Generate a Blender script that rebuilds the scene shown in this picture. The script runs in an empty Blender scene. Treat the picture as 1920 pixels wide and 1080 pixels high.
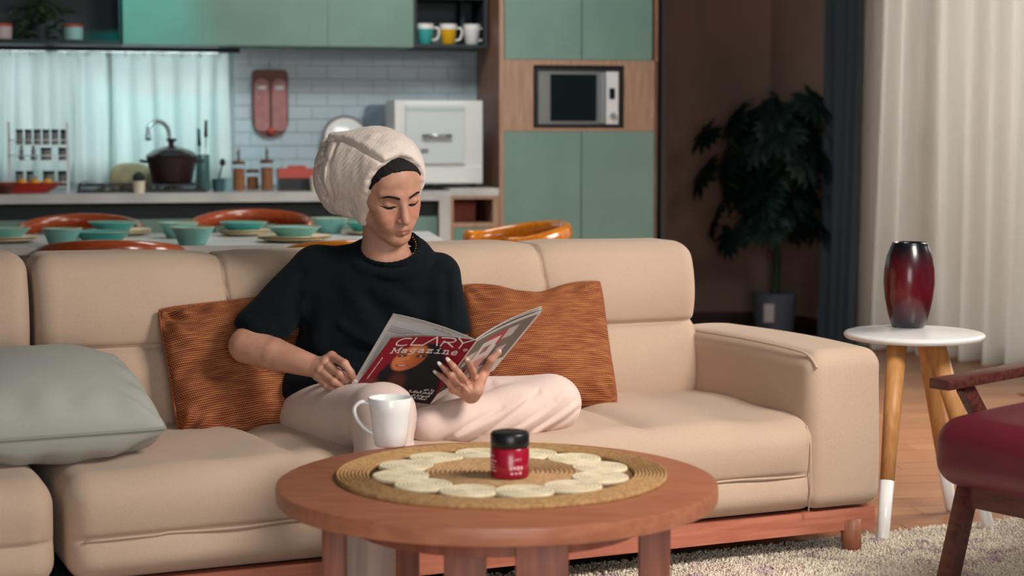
import bpy, bmesh, math, random
import numpy as np
from mathutils import Vector, Matrix, Euler
random.seed(7)
RNG = np.random.default_rng(7)
S = bpy.context.scene
COL = S.collection
PI = math.pi
# ------------------------------------------------------------------ camera
CAM_H, F_PX, PITCH = 1.15, 3300.0, math.radians(4.936)
cd = bpy.data.cameras.new('camera')
cd.sensor_width = 36.0
cd.lens = F_PX / 1920 * 36
cd.clip_end = 60
cd.dof.use_dof = True
cd.dof.focus_distance = 4.62
cd.dof.aperture_fstop = 2.8
cam = bpy.data.objects.new('camera', cd)
COL.objects.link(cam)
cam.location = (0, 0, CAM_H)
cam.rotation_euler = (PI / 2 - PITCH, 0, 0)
S.camera = cam
# ------------------------------------------------------------------ world, lamps, exposure
w = bpy.data.worlds.new('sky')
S.world = w
w.use_nodes = True
w.node_tree.nodes['Background'].inputs[0].default_value = (0.55, 0.80, 0.90, 1)
w.node_tree.nodes['Background'].inputs[1].default_value = 0.16
def area(name, loc, aim, size, power, col, sy=None, spread=None):
    d = bpy.data.lights.new(name, 'AREA')
    d.shape = 'RECTANGLE'
    d.size = size
    d.size_y = sy or size
    d.energy = power
    d.color = col
    if spread: d.spread = math.radians(spread)
    o = bpy.data.objects.new(name, d)
    COL.objects.link(o)
    o.location = loc
    o.rotation_euler = (Vector(aim) - Vector(loc)).to_track_quat('-Z', 'Y').to_euler()
    return o
area('key_softbox', (1.9, 2.95, 2.62), (0.2, 4.8, 0.5), 1.0, 36, (1.0, 0.93, 0.86), spread=95)
area('fill_softbox', (0.3, 0.7, 1.0), (0.1, 4.6, 0.6), 1.3, 34, (1.0, 0.96, 0.93))
area('kitchen_fill', (-0.3, 6.9, 2.62), (-0.3, 8.3, 0.9), 1.0, 33, (0.94, 0.97, 0.96), sy=.5)  # added area light that brightens the kitchen from above
area('window_daylight_kitchen', (-2.35, 9.6, 1.6), (-1.9, 8.3, 1.2), 1.8, 46, (0.80, 0.95, 0.98), sy=1.0)
area('window_daylight_right', (4.2, 9.6, 2.2), (2.4, 8.6, 1.2), 2.0, 170, (0.96, 0.97, 1.0))
area('floor_fill', (3.3, 6.6, 2.2), (1.6, 6.6, .4), 1.4, 38, (1.0, 0.94, 0.88), spread=80)  # added inside the room to brighten the floor, not at a window
tl = bpy.data.lights.new('teal_lamp', 'SPOT'); tl.energy = 40; tl.color = (0.0, 0.85, 0.75)
tl.spot_size = math.radians(38); tl.spot_blend = 1; tl.shadow_soft_size = .05
to = bpy.data.objects.new('teal_lamp', tl); COL.objects.link(to)
to.location = (-1.75, 7.35, 2.4)
to.rotation_euler = (Vector((-1.72, 8.05, 1.82)) - to.location).to_track_quat('-Z', 'Y').to_euler()
S.view_settings.view_transform = 'Standard'
S.view_settings.look = 'None'
S.view_settings.gamma = 1
S.view_settings.use_curve_mapping = False
S.view_settings.exposure = 0.10
# ------------------------------------------------------------------ helpers
def at(px, py, Y):
    u, v = (px - 960) / F_PX, (540 - py) / F_PX
    cp, sp = math.cos(PITCH), math.sin(PITCH)
    dy, dz = cp + v * sp, -sp + v * cp
    t = Y / dy
    return Vector((u * t, Y, CAM_H + dz * t))
def on(px, py, z):
    u, v = (px - 960) / F_PX, (540 - py) / F_PX
    cp, sp = math.cos(PITCH), math.sin(PITCH)
    dy, dz = cp + v * sp, -sp + v * cp
    t = (z - CAM_H) / dz
    return Vector((u * t, dy * t, z))
def px(p):
    cp, sp = math.cos(PITCH), math.sin(PITCH)
    y, z = p[1], p[2] - CAM_H
    d = y * cp - z * sp
    return (960 + F_PX * p[0] / d, 540 - F_PX * (y * sp + z * cp) / d)
def lin(c):
    return tuple(((x / 255) / 12.92 if x / 255 <= .04045 else ((x / 255 + .055) / 1.055) ** 2.4) for x in c)
def rgba(c): return (*lin(c), 1)
class NT:
    def __init__(s, name):
        s.m = bpy.data.materials.new(name); s.m.use_nodes = True
        s.t = s.m.node_tree; s.b = s.t.nodes['Principled BSDF']
        s.out = s.t.nodes['Material Output']
    def n(s, typ, **kw):
        x = s.t.nodes.new(typ)
        for k, v in kw.items():
            if k.startswith('i_'):
                key = k[2:]
                x.inputs[int(key) if key.isdigit() else key].default_value = v
            else: setattr(x, k, v)
        return x
    def l(s, a, b): s.t.links.new(a, b)
def mat(name, c, rough=.6, c2=None, scale=8, bump=0, bscale=200, metal=0, spec=.5, stretch=None, coat=0, sheen=0, detail=4, trans=0, dist=.002):
    N = NT(name); b = N.b
    b.inputs['Base Color'].default_value = rgba(c)
    b.inputs['Roughness'].default_value = rough
    b.inputs['Metallic'].default_value = metal
    b.inputs['Specular IOR Level'].default_value = spec
    b.inputs['Coat Weight'].default_value = coat
    if sheen:
        b.inputs['Sheen Weight'].default_value = sheen
        b.inputs['Sheen Roughness'].default_value = .5
    b.inputs['Transmission Weight'].default_value = trans
    tc = N.n('ShaderNodeTexCoord')
    mp = N.n('ShaderNodeMapping')
    if stretch: mp.inputs['Scale'].default_value = stretch
    N.l(tc.outputs['Object'], mp.inputs[0])
    if c2:
        no = N.n('ShaderNodeTexNoise', i_Scale=scale, i_Detail=detail)
        N.l(mp.outputs[0], no.inputs['Vector'])
        mx = N.n('ShaderNodeValToRGB')
        mx.color_ramp.elements[0].color = rgba(c); mx.color_ramp.elements[0].position = .38
        mx.color_ramp.elements[1].color = rgba(c2); mx.color_ramp.elements[1].position = .62
        N.l(no.outputs[0], mx.inputs[0]); N.l(mx.outputs[0], b.inputs['Base Color'])
    if bump:
        n2 = N.n('ShaderNodeTexNoise', i_Scale=bscale, i_Detail=3.0)
        N.l(mp.outputs[0], n2.inputs['Vector'])
        bp = N.n('ShaderNodeBump', i_Strength=bump, i_Distance=dist)
        N.l(n2.outputs[0], bp.inputs['Height']); N.l(bp.outputs[0], b.inputs['Normal'])
    return N.m
def wood(name, c, c2, rough=.45, stretch=(1, 12, 12), scale=6, coat=0):
    return mat(name, c, rough, c2, scale=scale, stretch=stretch, bump=.15, bscale=20, coat=coat, detail=6)
def link(o, parent=None):
    COL.objects.link(o)
    if parent: o.parent = parent
    return o
def tag(o, label, cat, group=None):
    o['label'] = label; o['category'] = cat
    if group: o['group'] = group
    return o
def thing(name, label, cat, loc=(0, 0, 0), rz=0, group=None):
    o = bpy.data.objects.new(name, None); COL.objects.link(o)
    o.empty_display_size = .05
    o.location = loc; o.rotation_euler = (0, 0, rz)
    return tag(o, label, cat, group)
def obj(name, bm, m, parent=None, smooth=True, bevel=0, seg=2, kind=None, label=None, angle=None):
    if isinstance(bm, bpy.types.Mesh): me = bm
    else:
        if bevel:
            es = [e for e in bm.edges if len(e.link_faces) == 2 and e.calc_face_angle(0) > .6]
            bmesh.ops.bevel(bm, geom=es, offset=bevel, segments=seg, profile=.6, affect='EDGES', clamp_overlap=True)
        bmesh.ops.recalc_face_normals(bm, faces=bm.faces)
        me = bpy.data.meshes.new(name); bm.to_mesh(me); bm.free()
    if smooth:
        me.shade_smooth()
        if angle or bevel: 
            try: me.set_sharp_from_angle(angle=math.radians(angle or 35))
            except Exception: pass
    ms = m if isinstance(m, (list, tuple)) else [m]
    for x in ms: me.materials.append(x)
    o = bpy.data.objects.new(name, me)
    link(o, parent)
    if kind: o['kind'] = kind
    if label: o['label'] = label
    return o
def pymesh(name, V, Fc, m, parent=None, smooth=True, uv=None, **k):
    me = bpy.data.meshes.new(name)
    me.from_pydata([tuple(v) for v in V], [], [tuple(f) for f in Fc]); me.update()
    if uv is not None:
        l = me.uv_layers.new(name='UVMap')
        vi = np.empty(len(me.loops), int); me.loops.foreach_get('vertex_index', vi)
        l.data.foreach_set('uv', np.asarray(uv, float)[vi].ravel())
    return obj(name, me, m, parent, smooth=smooth, **k)
def BM(): return bmesh.new()
def box(bm, x0, x1, y0, y1, z0, z1, M=None):
    vs = [bm.verts.new(p) for p in ((x0,y0,z0),(x1,y0,z0),(x1,y1,z0),(x0,y1,z0),(x0,y0,z1),(x1,y0,z1),(x1,y1,z1),(x0,y1,z1))]
    for f in ((0,3,2,1),(4,5,6,7),(0,1,5,4),(1,2,6,5),(2,3,7,6),(3,0,4,7)): bm.faces.new([vs[i] for i in f])
    if M is not None: bmesh.ops.transform(bm, matrix=M, verts=vs)
    return bm
def bx(*a): return box(BM(), *a)
def lathe(prof, seg=32, bm=None, c=(0, 0, 0), sy=1):
    bm = bm or BM(); rings = []
    for r, z in prof:
        if r < 1e-6: rings.append([bm.verts.new((c[0], c[1], c[2] + z))])
        else: rings.append([bm.verts.new((c[0] + r*math.cos(2*PI*i/seg), c[1] + sy*r*math.sin(2*PI*i/seg), c[2] + z)) for i in range(seg)])
    for a, b in zip(rings, rings[1:]):
        for i in range(seg):
            j = (i + 1) % seg
            if len(a) == 1 and len(b) == 1: continue
            if len(a) == 1: bm.faces.new((a[0], b[j], b[i]))
            elif len(b) == 1: bm.faces.new((a[i], a[j], b[0]))
            else: bm.faces.new((a[i], a[j], b[j], b[i]))
    return bm
def tube(pts, rad, seg=10, bm=None, closed=False, caps=True, flat=None):
    bm = bm or BM(); P = [Vector(p) for p in pts]; n = len(P)
    R = rad if isinstance(rad, (list, tuple)) else [rad] * n
    rings = []; up = None
    for i in range(n):
        a = P[(i - 1) % n] if (closed or i) else P[i]
        b = P[(i + 1) % n] if (closed or i < n - 1) else P[i]
        t = (b - a).normalized()
        if up is None:
            up = Vector((0, 0, 1)) if abs(t.z) < .9 else Vector((1, 0, 0))
        s = t.cross(up)
        if s.length < 1e-6: s = t.orthogonal()
        s.normalize(); up = s.cross(t).normalized()
        f = flat or (1, 1)
        rings.append([bm.verts.new(P[i] + s*R[i]*f[0]*math.cos(2*PI*k/seg) + up*R[i]*f[1]*math.sin(2*PI*k/seg)) for k in range(seg)])
    for i in range(n if closed else n - 1):
        a, b = rings[i], rings[(i + 1) % n]
        for k in range(seg):
            j = (k + 1) % seg
            bm.faces.new((a[k], a[j], b[j], b[k]))
    if caps and not closed:
        bm.faces.new(rings[0][::-1]); bm.faces.new(rings[-1])
    return bm
def smoothline(pts, n=8):
    P = [Vector(p) for p in pts]; out = []
    for i in range(len(P) - 1):
        p0, p1, p2, p3 = P[max(i-1,0)], P[i], P[i+1], P[min(i+2,len(P)-1)]
        for k in range(n):
            t = k / n
            out.append(.5*((2*p1) + (p2-p0)*t + (2*p0-5*p1+4*p2-p3)*t*t + (3*p1-p0-3*p2+p3)*t**3))
    out.append(P[-1]); return out
def grid_faces(nx, ny, off=0, flip=False):
    F = []
    for i in range(nx - 1):
        for j in range(ny - 1):
            a = off + i*ny + j
            f = (a, a + ny, a + ny + 1, a + 1)
            F.append(f[::-1] if flip else f)
    return F
def soft_box(x0, x1, y0, y1, z0, z1, r, nx=10, ny=10, nz=4, fn=None, nr=4):
    """rounded box with evenly split faces; fn(P) -> P bends the surface"""
    c = np.array([(x0+x1)/2, (y0+y1)/2, (z0+z1)/2]); h = np.array([(x1-x0)/2, (y1-y0)/2, (z1-z0)/2])
    r = min(r, h.min() * .98)
    ax = []
    for k, n in enumerate((nx, ny, nz)):
        e = (h[k] - r) + r * np.tan(np.linspace(0, PI/4, nr + 1))
        ax.append(np.concatenate([-e[::-1], np.linspace(-(h[k]-r), h[k]-r, n + 1)[1:-1], e]))
    V, F, off = [], [], 0
    for k in range(3):
        a, b = [(1, 2), (2, 0), (0, 1)][k]
        for s in (-1, 1):
            A, B = np.meshgrid(ax[a], ax[b], indexing='ij')
            P = np.zeros((A.size, 3)); P[:, a] = A.ravel(); P[:, b] = B.ravel(); P[:, k] = s * h[k]
            V.append(P); F += grid_faces(len(ax[a]), len(ax[b]), off, flip=(s < 0)); off += A.size
    V = np.concatenate(V)
    inner = np.clip(V, -(h - r), h - r); d = V - inner
    L = np.linalg.norm(d, axis=1, keepdims=True)
    V = inner + d / np.maximum(L, 1e-9) * r + c
    bm = BM()
    vs = [bm.verts.new(p) for p in V]
    for f in F: bm.faces.new([vs[i] for i in f])
    bmesh.ops.remove_doubles(bm, verts=bm.verts, dist=1e-5)
    if fn:
        bm.verts.ensure_lookup_table()
        Q = fn(np.array([v.co for v in bm.verts]))
        for v, q in zip(bm.verts, Q): v.co = q
    return bm
def gauss(x, w): return np.exp(-(x / w) ** 2)
def copy_tree(o, name=None):
    c = o.copy(); COL.objects.link(c)
    for ch in list(o.children):
        d = copy_tree(ch); d.parent = c
    return c
def wav(P, f, seed=0):
    """cheap smooth noise from sines, about -1..1"""
    r = np.random.default_rng(seed); o = 0
    for i in range(5):
        k = r.normal(size=3) * f; o = o + np.sin(P @ k + r.uniform(0, 6.28))
    return o / 3
# ------------------------------------------------------------------ distance-field bodies (person, towel, cloth)
class Field:
    def __init__(s): s.ops = []
    def cone(s, a, b, ra, rb, k=.012, sub=False):
        a = np.array(a, float); b = np.array(b, float); ba = b - a; L = max(ba @ ba, 1e-12)
        def f(P):
            pa = P - a; t = np.clip(pa @ ba / L, 0, 1)
            return np.linalg.norm(pa - t[:, None] * ba, axis=1) - (ra + (rb - ra) * t)
        s.ops.append(('s' if sub else 'u', f, k, (a + b) / 2, math.sqrt(L) / 2 + max(ra, rb))); return s
    def chain(s, pts, rad, k=.006, sub=False):
        for i in range(len(pts) - 1): s.cone(pts[i], pts[i+1], rad[i], rad[i+1], k, sub)
        return s
    def ball(s, c, r, k=.012, sub=False): return s.cone(c, np.array(c, float) + 1e-7, r, r, k, sub)
    def ell(s, c, r, k=.02, R=None, sub=False):
        c = np.array(c, float); r = np.array(r, float)
        def f(P):
            q = P - c
            if R is not None: q = q @ R
            k0 = np.linalg.norm(q / r, axis=1); k1 = np.linalg.norm(q / r**2, axis=1)
            return k0 * (k0 - 1) / np.maximum(k1, 1e-9)
        s.ops.append(('s' if sub else 'u', f, k, c, r.max())); return s
    def cut(s, c, n, k=.004):
        c = np.array(c, float); n = np.array(n, float); n = n / np.linalg.norm(n)
        s.ops.append(('i', lambda P: (P - c) @ n, k, c, 9)); return s
    def fn(s, f): s.ops.append(('d', f, 0, np.zeros(3), 99)); return s
    def line(s, pts, w, amp):
        A = [np.array(p, float) for p in pts]
        C = sum(A) / len(A); Rr = max(np.linalg.norm(p - C) for p in A) + 3 * w
        def f(P):
            d = np.full(len(P), 1e9)
            for a, b in zip(A, A[1:]):
                ba = b - a; t = np.clip((P - a) @ ba / (ba @ ba), 0, 1)
                d = np.minimum(d, np.linalg.norm(P - a - t[:, None] * ba, axis=1))
            return -amp * np.exp(-(d / w) ** 2)
        s.ops.append(('l', f, 0, C, Rr)); return s
    def ev(s, P, c=None, br=0):
        d = np.full(len(P), 1.0)
        for typ, f, k, cc, R in s.ops:
            if c is not None and np.linalg.norm(c - cc) - R > br + 2*k + .012: continue
            if typ in 'dl': d = d + f(P); continue
            v = f(P)
            if typ == 'u':
                h = np.clip(.5 + .5 * (d - v) / k, 0, 1); d = d * (1 - h) + v * h - k * h * (1 - h)
            else:
                a = -d; b = v if typ == 's' else -v
                h = np.clip(.5 + .5 * (b - a) / k, 0, 1); d = -(b * (1 - h) + a * h - k * h * (1 - h))
        return d
    def mesh(s, h, lo, hi, B=14):
        lo = np.array(lo, float); hi = np.array(hi, float); bs = B * h
        nb = np.ceil((hi - lo) / bs).astype(int)
        I = np.stack(np.meshgrid(*[np.arange(n) for n in nb], indexing='ij'), -1).reshape(-1, 3)
        C = lo + (I + .5) * bs
        dc = np.concatenate([s.ev(C[i:i+20000]) for i in range(0, len(C), 20000)])
        I = I[np.abs(dc) < bs * 1.35]
        g = np.stack(np.meshgrid(*[np.arange(B + 1)] * 3, indexing='ij'), -1).reshape(-1, 3)
        cor = np.array([(i, j, k) for i in (0, 1) for j in (0, 1) for k in (0, 1)])
        ed = [(a, b) for a in range(8) for b in range(a + 1, 8) if np.abs(cor[a] - cor[b]).sum() == 1]
        N = 1 << 20; KV, VV, QK = [], [], []
        for bi in I:
            base = bi * B; P = lo + (base + g) * h
            D = s.ev(P, lo + (base + B/2) * h, bs * .87).reshape((B + 1,) * 3)
            if D.min() > 0 or D.max() < 0: continue
            cc = np.stack([D[a:B+a, b:B+b, c:B+c] for a, b, c in cor], -1)
            sg = cc < 0; act = sg.any(-1) & ~sg.all(-1)
            idx = np.argwhere(act)
            if not len(idx): continue
            c8 = cc[act]; s8 = sg[act]
            acc = np.zeros((len(idx), 3)); cnt = np.zeros(len(idx))
            for a, b in ed:
                m = s8[:, a] != s8[:, b]
                t = np.where(m, c8[:, a] / np.where(m, c8[:, a] - c8[:, b], 1), 0)
                acc += m[:, None] * (cor[a] + t[:, None] * (cor[b] - cor[a])); cnt += m
            gi = base + idx
            KV.append((gi[:, 0] * N + gi[:, 1]) * N + gi[:, 2]); VV.append(lo + (gi + acc / cnt[:, None]) * h)
            for ax, ci in ((0, 4), (1, 2), (2, 1)):
                m = s8[:, 0] != s8[:, ci]
                if not m.any(): continue
                u, v = [(1, 2), (2, 0), (0, 1)][ax]
                G = gi[m]; e1 = np.zeros(3, int); e1[u] = 1; e2 = np.zeros(3, int); e2[v] = 1
                q = np.stack([(q_[:, 0] * N + q_[:, 1]) * N + q_[:, 2] for q_ in (G, G - e1, G - e1 - e2, G - e2)], 1)
                inv = ~s8[m, 0]; q[inv] = q[inv][:, ::-1]; QK.append(q)
        K = np.concatenate(KV); V = np.concatenate(VV); o = np.argsort(K); K = K[o]; V = V[o]
        Q = np.concatenate(QK); ix = np.clip(np.searchsorted(K, Q), 0, len(K) - 1)
        ok = (K[ix] == Q).all(1); Fq = ix[ok]
        return V, Fq
def field_obj(name, V, Fq, m, parent=None, attrs=None, label=None):
    me = bpy.data.meshes.new(name)
    me.vertices.add(len(V)); me.vertices.foreach_set('co', V.astype(np.float32).ravel())
    me.loops.add(Fq.size); me.loops.foreach_set('vertex_index', Fq.astype(np.int32).ravel())
    me.polygons.add(len(Fq)); me.polygons.foreach_set('loop_start', np.arange(0, Fq.size, 4, dtype=np.int32))
    me.update(calc_edges=True); me.validate()
    for k, v in (attrs or {}).items():
        a = me.attributes.new(k, 'FLOAT', 'POINT'); a.data.foreach_set('value', v.astype(np.float32))
    return obj(name, me, m, parent, label=label)
# ------------------------------------------------------------------ materials
M = {}
M['wall'] = mat('wall_paint', (176, 148, 132), .9, (166, 140, 125), scale=3, bump=.1)
M['ceil'] = mat('ceiling_paint', (150, 148, 142), .9)
M['plaster'] = mat('white_plaster', (205, 208, 208), .8)
M['green'] = mat('sage_green_laminate', (116, 146, 134), .55, (110, 140, 129), scale=5)
M['dark'] = mat('anthracite_board', (34, 44, 48), .6)
M['shelfgrey'] = mat('grey_board', (78, 92, 94), .6)
M['black'] = mat('black_satin', (14, 16, 17), .35)
M['oak'] = wood('oak_veneer', (178, 142, 116), (158, 124, 100), stretch=(12, 12, 1))
M['oak_side'] = wood('walnut_veneer', (150, 108, 84), (132, 92, 70), stretch=(12, 12, 1))
M['marble'] = mat('white_stone', (206, 204, 198), .35, (184, 182, 178), scale=4)
M['tile'] = mat('glazed_tile', (188, 204, 212), .22, (178, 194, 204), scale=2)
M['grout'] = mat('grout', (166, 178, 184), .9)
M['white'] = mat('white_enamel', (225, 225, 222), .35)
M['porcelain'] = mat('porcelain', (242, 241, 238), .18)
M['steel'] = mat('brushed_steel', (190, 195, 198), .3, metal=1)
M['greymetal'] = mat('grey_metal', (130, 132, 132), .4, metal=.6)
M['glassdark'] = mat('dark_oven_glass', (12, 20, 22), .08)
M['teal'] = mat('teal_glaze', (62, 168, 166), .3)
M['teal2'] = mat('pale_teal_glaze', (120, 186, 180), .35)
M['gold'] = mat('gold_rim', (206, 182, 136), .3, metal=.3)
M['cream'] = mat('cream_stoneware', (222, 208, 186), .4)
M['orange'] = wood('orange_bentwood', (206, 124, 18), (190, 104, 12), rough=.22, coat=.5)
M['copper'] = wood('red_bentwood', (168, 76, 34), (150, 62, 28), rough=.25, coat=.5)
M['terracotta'] = mat('terracotta_plastic', (186, 76, 62), .4)
M['red'] = mat('red_lacquer', (176, 42, 24), .35)
M['pink'] = mat('dusty_pink_board', (176, 116, 116), .5, (186, 130, 128), scale=30)
M['maroon'] = mat('maroon_board', (112, 58, 52), .5)
M['cork'] = mat('cork_jar_filling', (158, 104, 66), .8, (120, 76, 48), scale=120)
M['leaf'] = mat('plant_leaf', (12, 36, 33), .5, (18, 48, 42), scale=6)
M['stem'] = mat('plant_stem', (30, 62, 34), .7)
M['pot'] = mat('grey_pot', (92, 100, 112), .7)
M['paper'] = None
M['table_wood'] = wood('alder_wood', (180, 114, 84), (166, 100, 72), rough=.42, stretch=(2, 14, 14), scale=4)
M['leg_wood'] = wood('dark_alder_wood', (150, 88, 66), (126, 70, 52), rough=.5, stretch=(14, 14, 1.5), scale=4)
M['sofa_wood'] = wood('sofa_rail_wood', (196, 122, 98), (178, 104, 82), rough=.5, stretch=(1, 12, 12), scale=5)
M['foot_wood'] = wood('sofa_foot_wood', (166, 104, 76), (146, 88, 62), rough=.5, stretch=(12, 12, 1))
M['pine'] = wood('pine_leg', (206, 150, 92), (190, 132, 76), rough=.45, stretch=(14, 14, 1), scale=5)
M['walnut'] = wood('walnut', (92, 48, 40), (70, 34, 30), rough=.32, stretch=(2, 12, 12))
M['leather'] = mat('red_leather', (92, 24, 37), .42, (84, 20, 32), scale=6, bump=.12, bscale=300)
M['plank'] = [wood('floor_plank_wood', a, b, rough=.35, stretch=(1.5, 14, 14), scale=4, coat=.15) for a, b in (((170, 120, 80), (154, 104, 68)), ((178, 126, 84), (162, 110, 70)), ((160, 108, 72), (146, 94, 62)))]
M['baseboard'] = mat('dark_red_baseboard', (70, 34, 28), .5)
M['screed'] = mat('floor_screed', (120, 78, 48), .8)
M['curtdark'] = mat('slate_curtain', (66, 76, 84), .9, bump=.2)
def fabric(name, c, c2, thread=900, bump=.35, sheen=.15, big=.5):
    N = NT(name); b = N.b
    b.inputs['Roughness'].default_value = .95; b.inputs['Specular IOR Level'].default_value = .15
    b.inputs['Sheen Weight'].default_value = sheen
    tc = N.n('ShaderNodeTexCoord')
    n1 = N.n('ShaderNodeTexNoise', i_Scale=thread, i_Detail=2.0); N.l(tc.outputs['Object'], n1.inputs['Vector'])
    n2 = N.n('ShaderNodeTexNoise', i_Scale=3.0, i_Detail=3.0); N.l(tc.outputs['Object'], n2.inputs['Vector'])
    ad = N.n('ShaderNodeMath', operation='MULTIPLY_ADD', i_1=big); N.l(n2.outputs[0], ad.inputs[0]); N.l(n1.outputs[0], ad.inputs[2])
    r = N.n('ShaderNodeValToRGB'); e = r.color_ramp.elements
    e[0].position = .3 + big*.5; e[0].color = rgba(c); e[1].position = .7 + big*.5; e[1].color = rgba(c2)
    N.l(ad.outputs[0], r.inputs[0]); N.l(r.outputs[0], b.inputs['Base Color'])
    bp = N.n('ShaderNodeBump', i_Strength=bump, i_Distance=.001)
    N.l(n1.outputs[0], bp.inputs['Height']); N.l(bp.outputs[0], b.inputs['Normal'])
    return N.m
M['sofa'] = fabric('beige_upholstery', (186, 159, 138), (202, 176, 154), 600)
M['greycloth'] = fabric('grey_cushion_cloth', (158, 158, 150), (172, 172, 163), 700)
M['beigecloth'] = fabric('beige_cushion_cloth', (196, 172, 148), (208, 184, 160), 700)
M['terry'] = fabric('beige_terry_towel', (214, 198, 186), (231, 216, 205), 420, bump=.9, sheen=.4)
M['shirt'] = fabric('navy_black_jersey', (9, 15, 20), (13, 20, 26), 500, sheen=.02, bump=.15)
M['trouser'] = fabric('pale_pink_jersey', (216, 190, 180), (226, 201, 191), 700, sheen=.15, bump=.15)
def weave(name):
    N = NT(name); b = N.b
    b.inputs['Roughness'].default_value = .95; b.inputs['Specular IOR Level'].default_value = .1
    uv = N.n('ShaderNodeUVMap', uv_map='UVMap')
    sp = N.n('ShaderNodeSeparateXYZ'); N.l(uv.outputs[0], sp.inputs[0])
    nz = N.n('ShaderNodeTexNoise', i_Scale=14.0, i_Detail=3.0); N.l(uv.outputs[0], nz.inputs['Vector'])
    def m(op, a, bb, c=None):
        x = N.n('ShaderNodeMath', operation=op)
        for i, v in enumerate((a, bb, c)):
            if v is None: continue
            if isinstance(v, (int, float)): x.inputs[i].default_value = v
            else: N.l(v, x.inputs[i])
        return x.outputs[0]
    row = m('MULTIPLY', sp.outputs[1], 66.0)
    fr = m('FRACT', row, 0); fl = m('FLOOR', row, 0)
    ys = m('SINE', m('MULTIPLY', row, 2*PI), 0)
    xs = m('SINE', m('MULTIPLY_ADD', sp.outputs[0], 2*PI*74, m('MULTIPLY', fl, PI)), 0)
    rn = N.n('ShaderNodeTexNoise', i_Scale=1.0, i_Detail=0.0)
    cb = N.n('ShaderNodeCombineXYZ'); N.l(m('MULTIPLY', fl, 3.7), cb.inputs[1]); N.l(m('MULTIPLY', sp.outputs[0], 9.0), cb.inputs[0])
    N.l(cb.outputs[0], rn.inputs['Vector'])
    v = m('MULTIPLY_ADD', xs, .17, m('MULTIPLY_ADD', ys, .30, m('MULTIPLY_ADD', rn.outputs[0], .5, .25)))
    r = N.n('ShaderNodeValToRGB'); e = r.color_ramp.elements
    e[0].position = .1; e[0].color = rgba((92, 44, 36))
    e[1].position = .85; e[1].color = rgba((186, 136, 72))
    x = e.new(.42); x.color = rgba((136, 68, 50)); x = e.new(.62); x.color = rgba((150, 84, 60))
    N.l(v, r.inputs[0]); N.l(r.outputs[0], b.inputs['Base Color'])
    bp = N.n('ShaderNodeBump', i_Strength=.5, i_Distance=.0015); N.l(v, bp.inputs['Height']); N.l(bp.outputs[0], b.inputs['Normal'])
    return N.m
M['weave'] = weave('rust_woven_cloth')
M['piping'] = mat('rust_piping', (122, 62, 42), .9, (164, 96, 52), scale=260)
def sheer(name, c, tr=.55, clear=.1, streak=0):
    N = NT(name); t = N.t
    d = N.n('ShaderNodeBsdfDiffuse', i_Color=rgba(c)); k = N.n('ShaderNodeBsdfTranslucent', i_Color=rgba(c))
    a = N.n('ShaderNodeMixShader', i_0=tr); N.l(d.outputs[0], a.inputs[1]); N.l(k.outputs[0], a.inputs[2])
    p = N.n('ShaderNodeBsdfTransparent'); z = N.n('ShaderNodeMixShader', i_0=clear)
    N.l(a.outputs[0], z.inputs[1]); N.l(p.outputs[0], z.inputs[2]); N.l(z.outputs[0], N.out.inputs[0])
    if streak:      # noise varies the clear share, putting bright streaks into the cloth
        tc = N.n('ShaderNodeTexCoord'); mp = N.n('ShaderNodeMapping'); mp.inputs['Scale'].default_value = (9, 9, .7); N.l(tc.outputs['Object'], mp.inputs[0])
        no = N.n('ShaderNodeTexNoise', i_Scale=1.0, i_Detail=3.0); N.l(mp.outputs[0], no.inputs[0])
        mr = N.n('ShaderNodeMapRange', i_1=.48, i_2=.72, i_3=clear*.3, i_4=streak); N.l(no.outputs[0], mr.inputs[0]); N.l(mr.outputs[0], z.inputs[0])
    return N.m
M['sheer'] = sheer('white_sheer', (226, 222, 214), .5, .06)
M['sheer_k'] = sheer('kitchen_sheer', (222, 230, 229), .6, .05, .14)
def glass(name):
    N = NT(name)
    g = N.n('ShaderNodeBsdfGlass', i_Roughness=0.0, i_IOR=1.05); p = N.n('ShaderNodeBsdfTransparent')
    z = N.n('ShaderNodeMixShader', i_0=.8); N.l(g.outputs[0], z.inputs[1]); N.l(p.outputs[0], z.inputs[2]); N.l(z.outputs[0], N.out.inputs[0])
    return N.m
M['paper'] = sheer('translucent_paper', (240, 236, 233), .42, 0.0)
M['glass'] = glass('window_glass')
M['jarglass'] = glass('clear_jar_glass')
# ------------------------------------------------------------------ room shell
def struct(name, bm, m, parent=None, **k):
    return obj(name, bm, m, parent, kind=None if parent else 'structure', smooth=False, **k)
floor = struct('floor', bx(-4, 4.6, -1, 11.2, -.06, -.012), M['screed'])
# parquet boards on the visible strip right of and behind the sofa
proto = {}
PA = math.radians(8)
for r_ in range(46):
    v = 4.25 + r_ * .118
    x = -.6 - random.random() * .5
    while x < 3.1:
        ln = random.choice((.42, .5, .56))
        p = Vector((x + ln/2, v)); 
        q = Matrix.Rotation(PA, 2) @ (p - Vector((1, 5))) + Vector((1, 5))
        on_px = px((q.x, q.y, 0))
        x += ln
        if not (1180 < on_px[0] < 2000 and on_px[1] > 600): continue
        if ln not in proto: 
            b_ = bx(-ln/2 + .001, ln/2 - .001, -.058, .058, -.012, 0)
            proto[ln] = obj('plank', b_, M['plank'][int(ln*100) % 3], floor, smooth=False, bevel=.0012, seg=1)
            o = proto[ln]
        else:
            o = proto[ln].copy(); COL.objects.link(o)
        o.location = (q.x, q.y, -.0005 * random.random()); o.rotation_euler = (0, 0, PA)
struct('ceiling', bx(-4, 4.6, 3.2, 11.2, 2.7, 2.76), M['ceil'])
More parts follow.
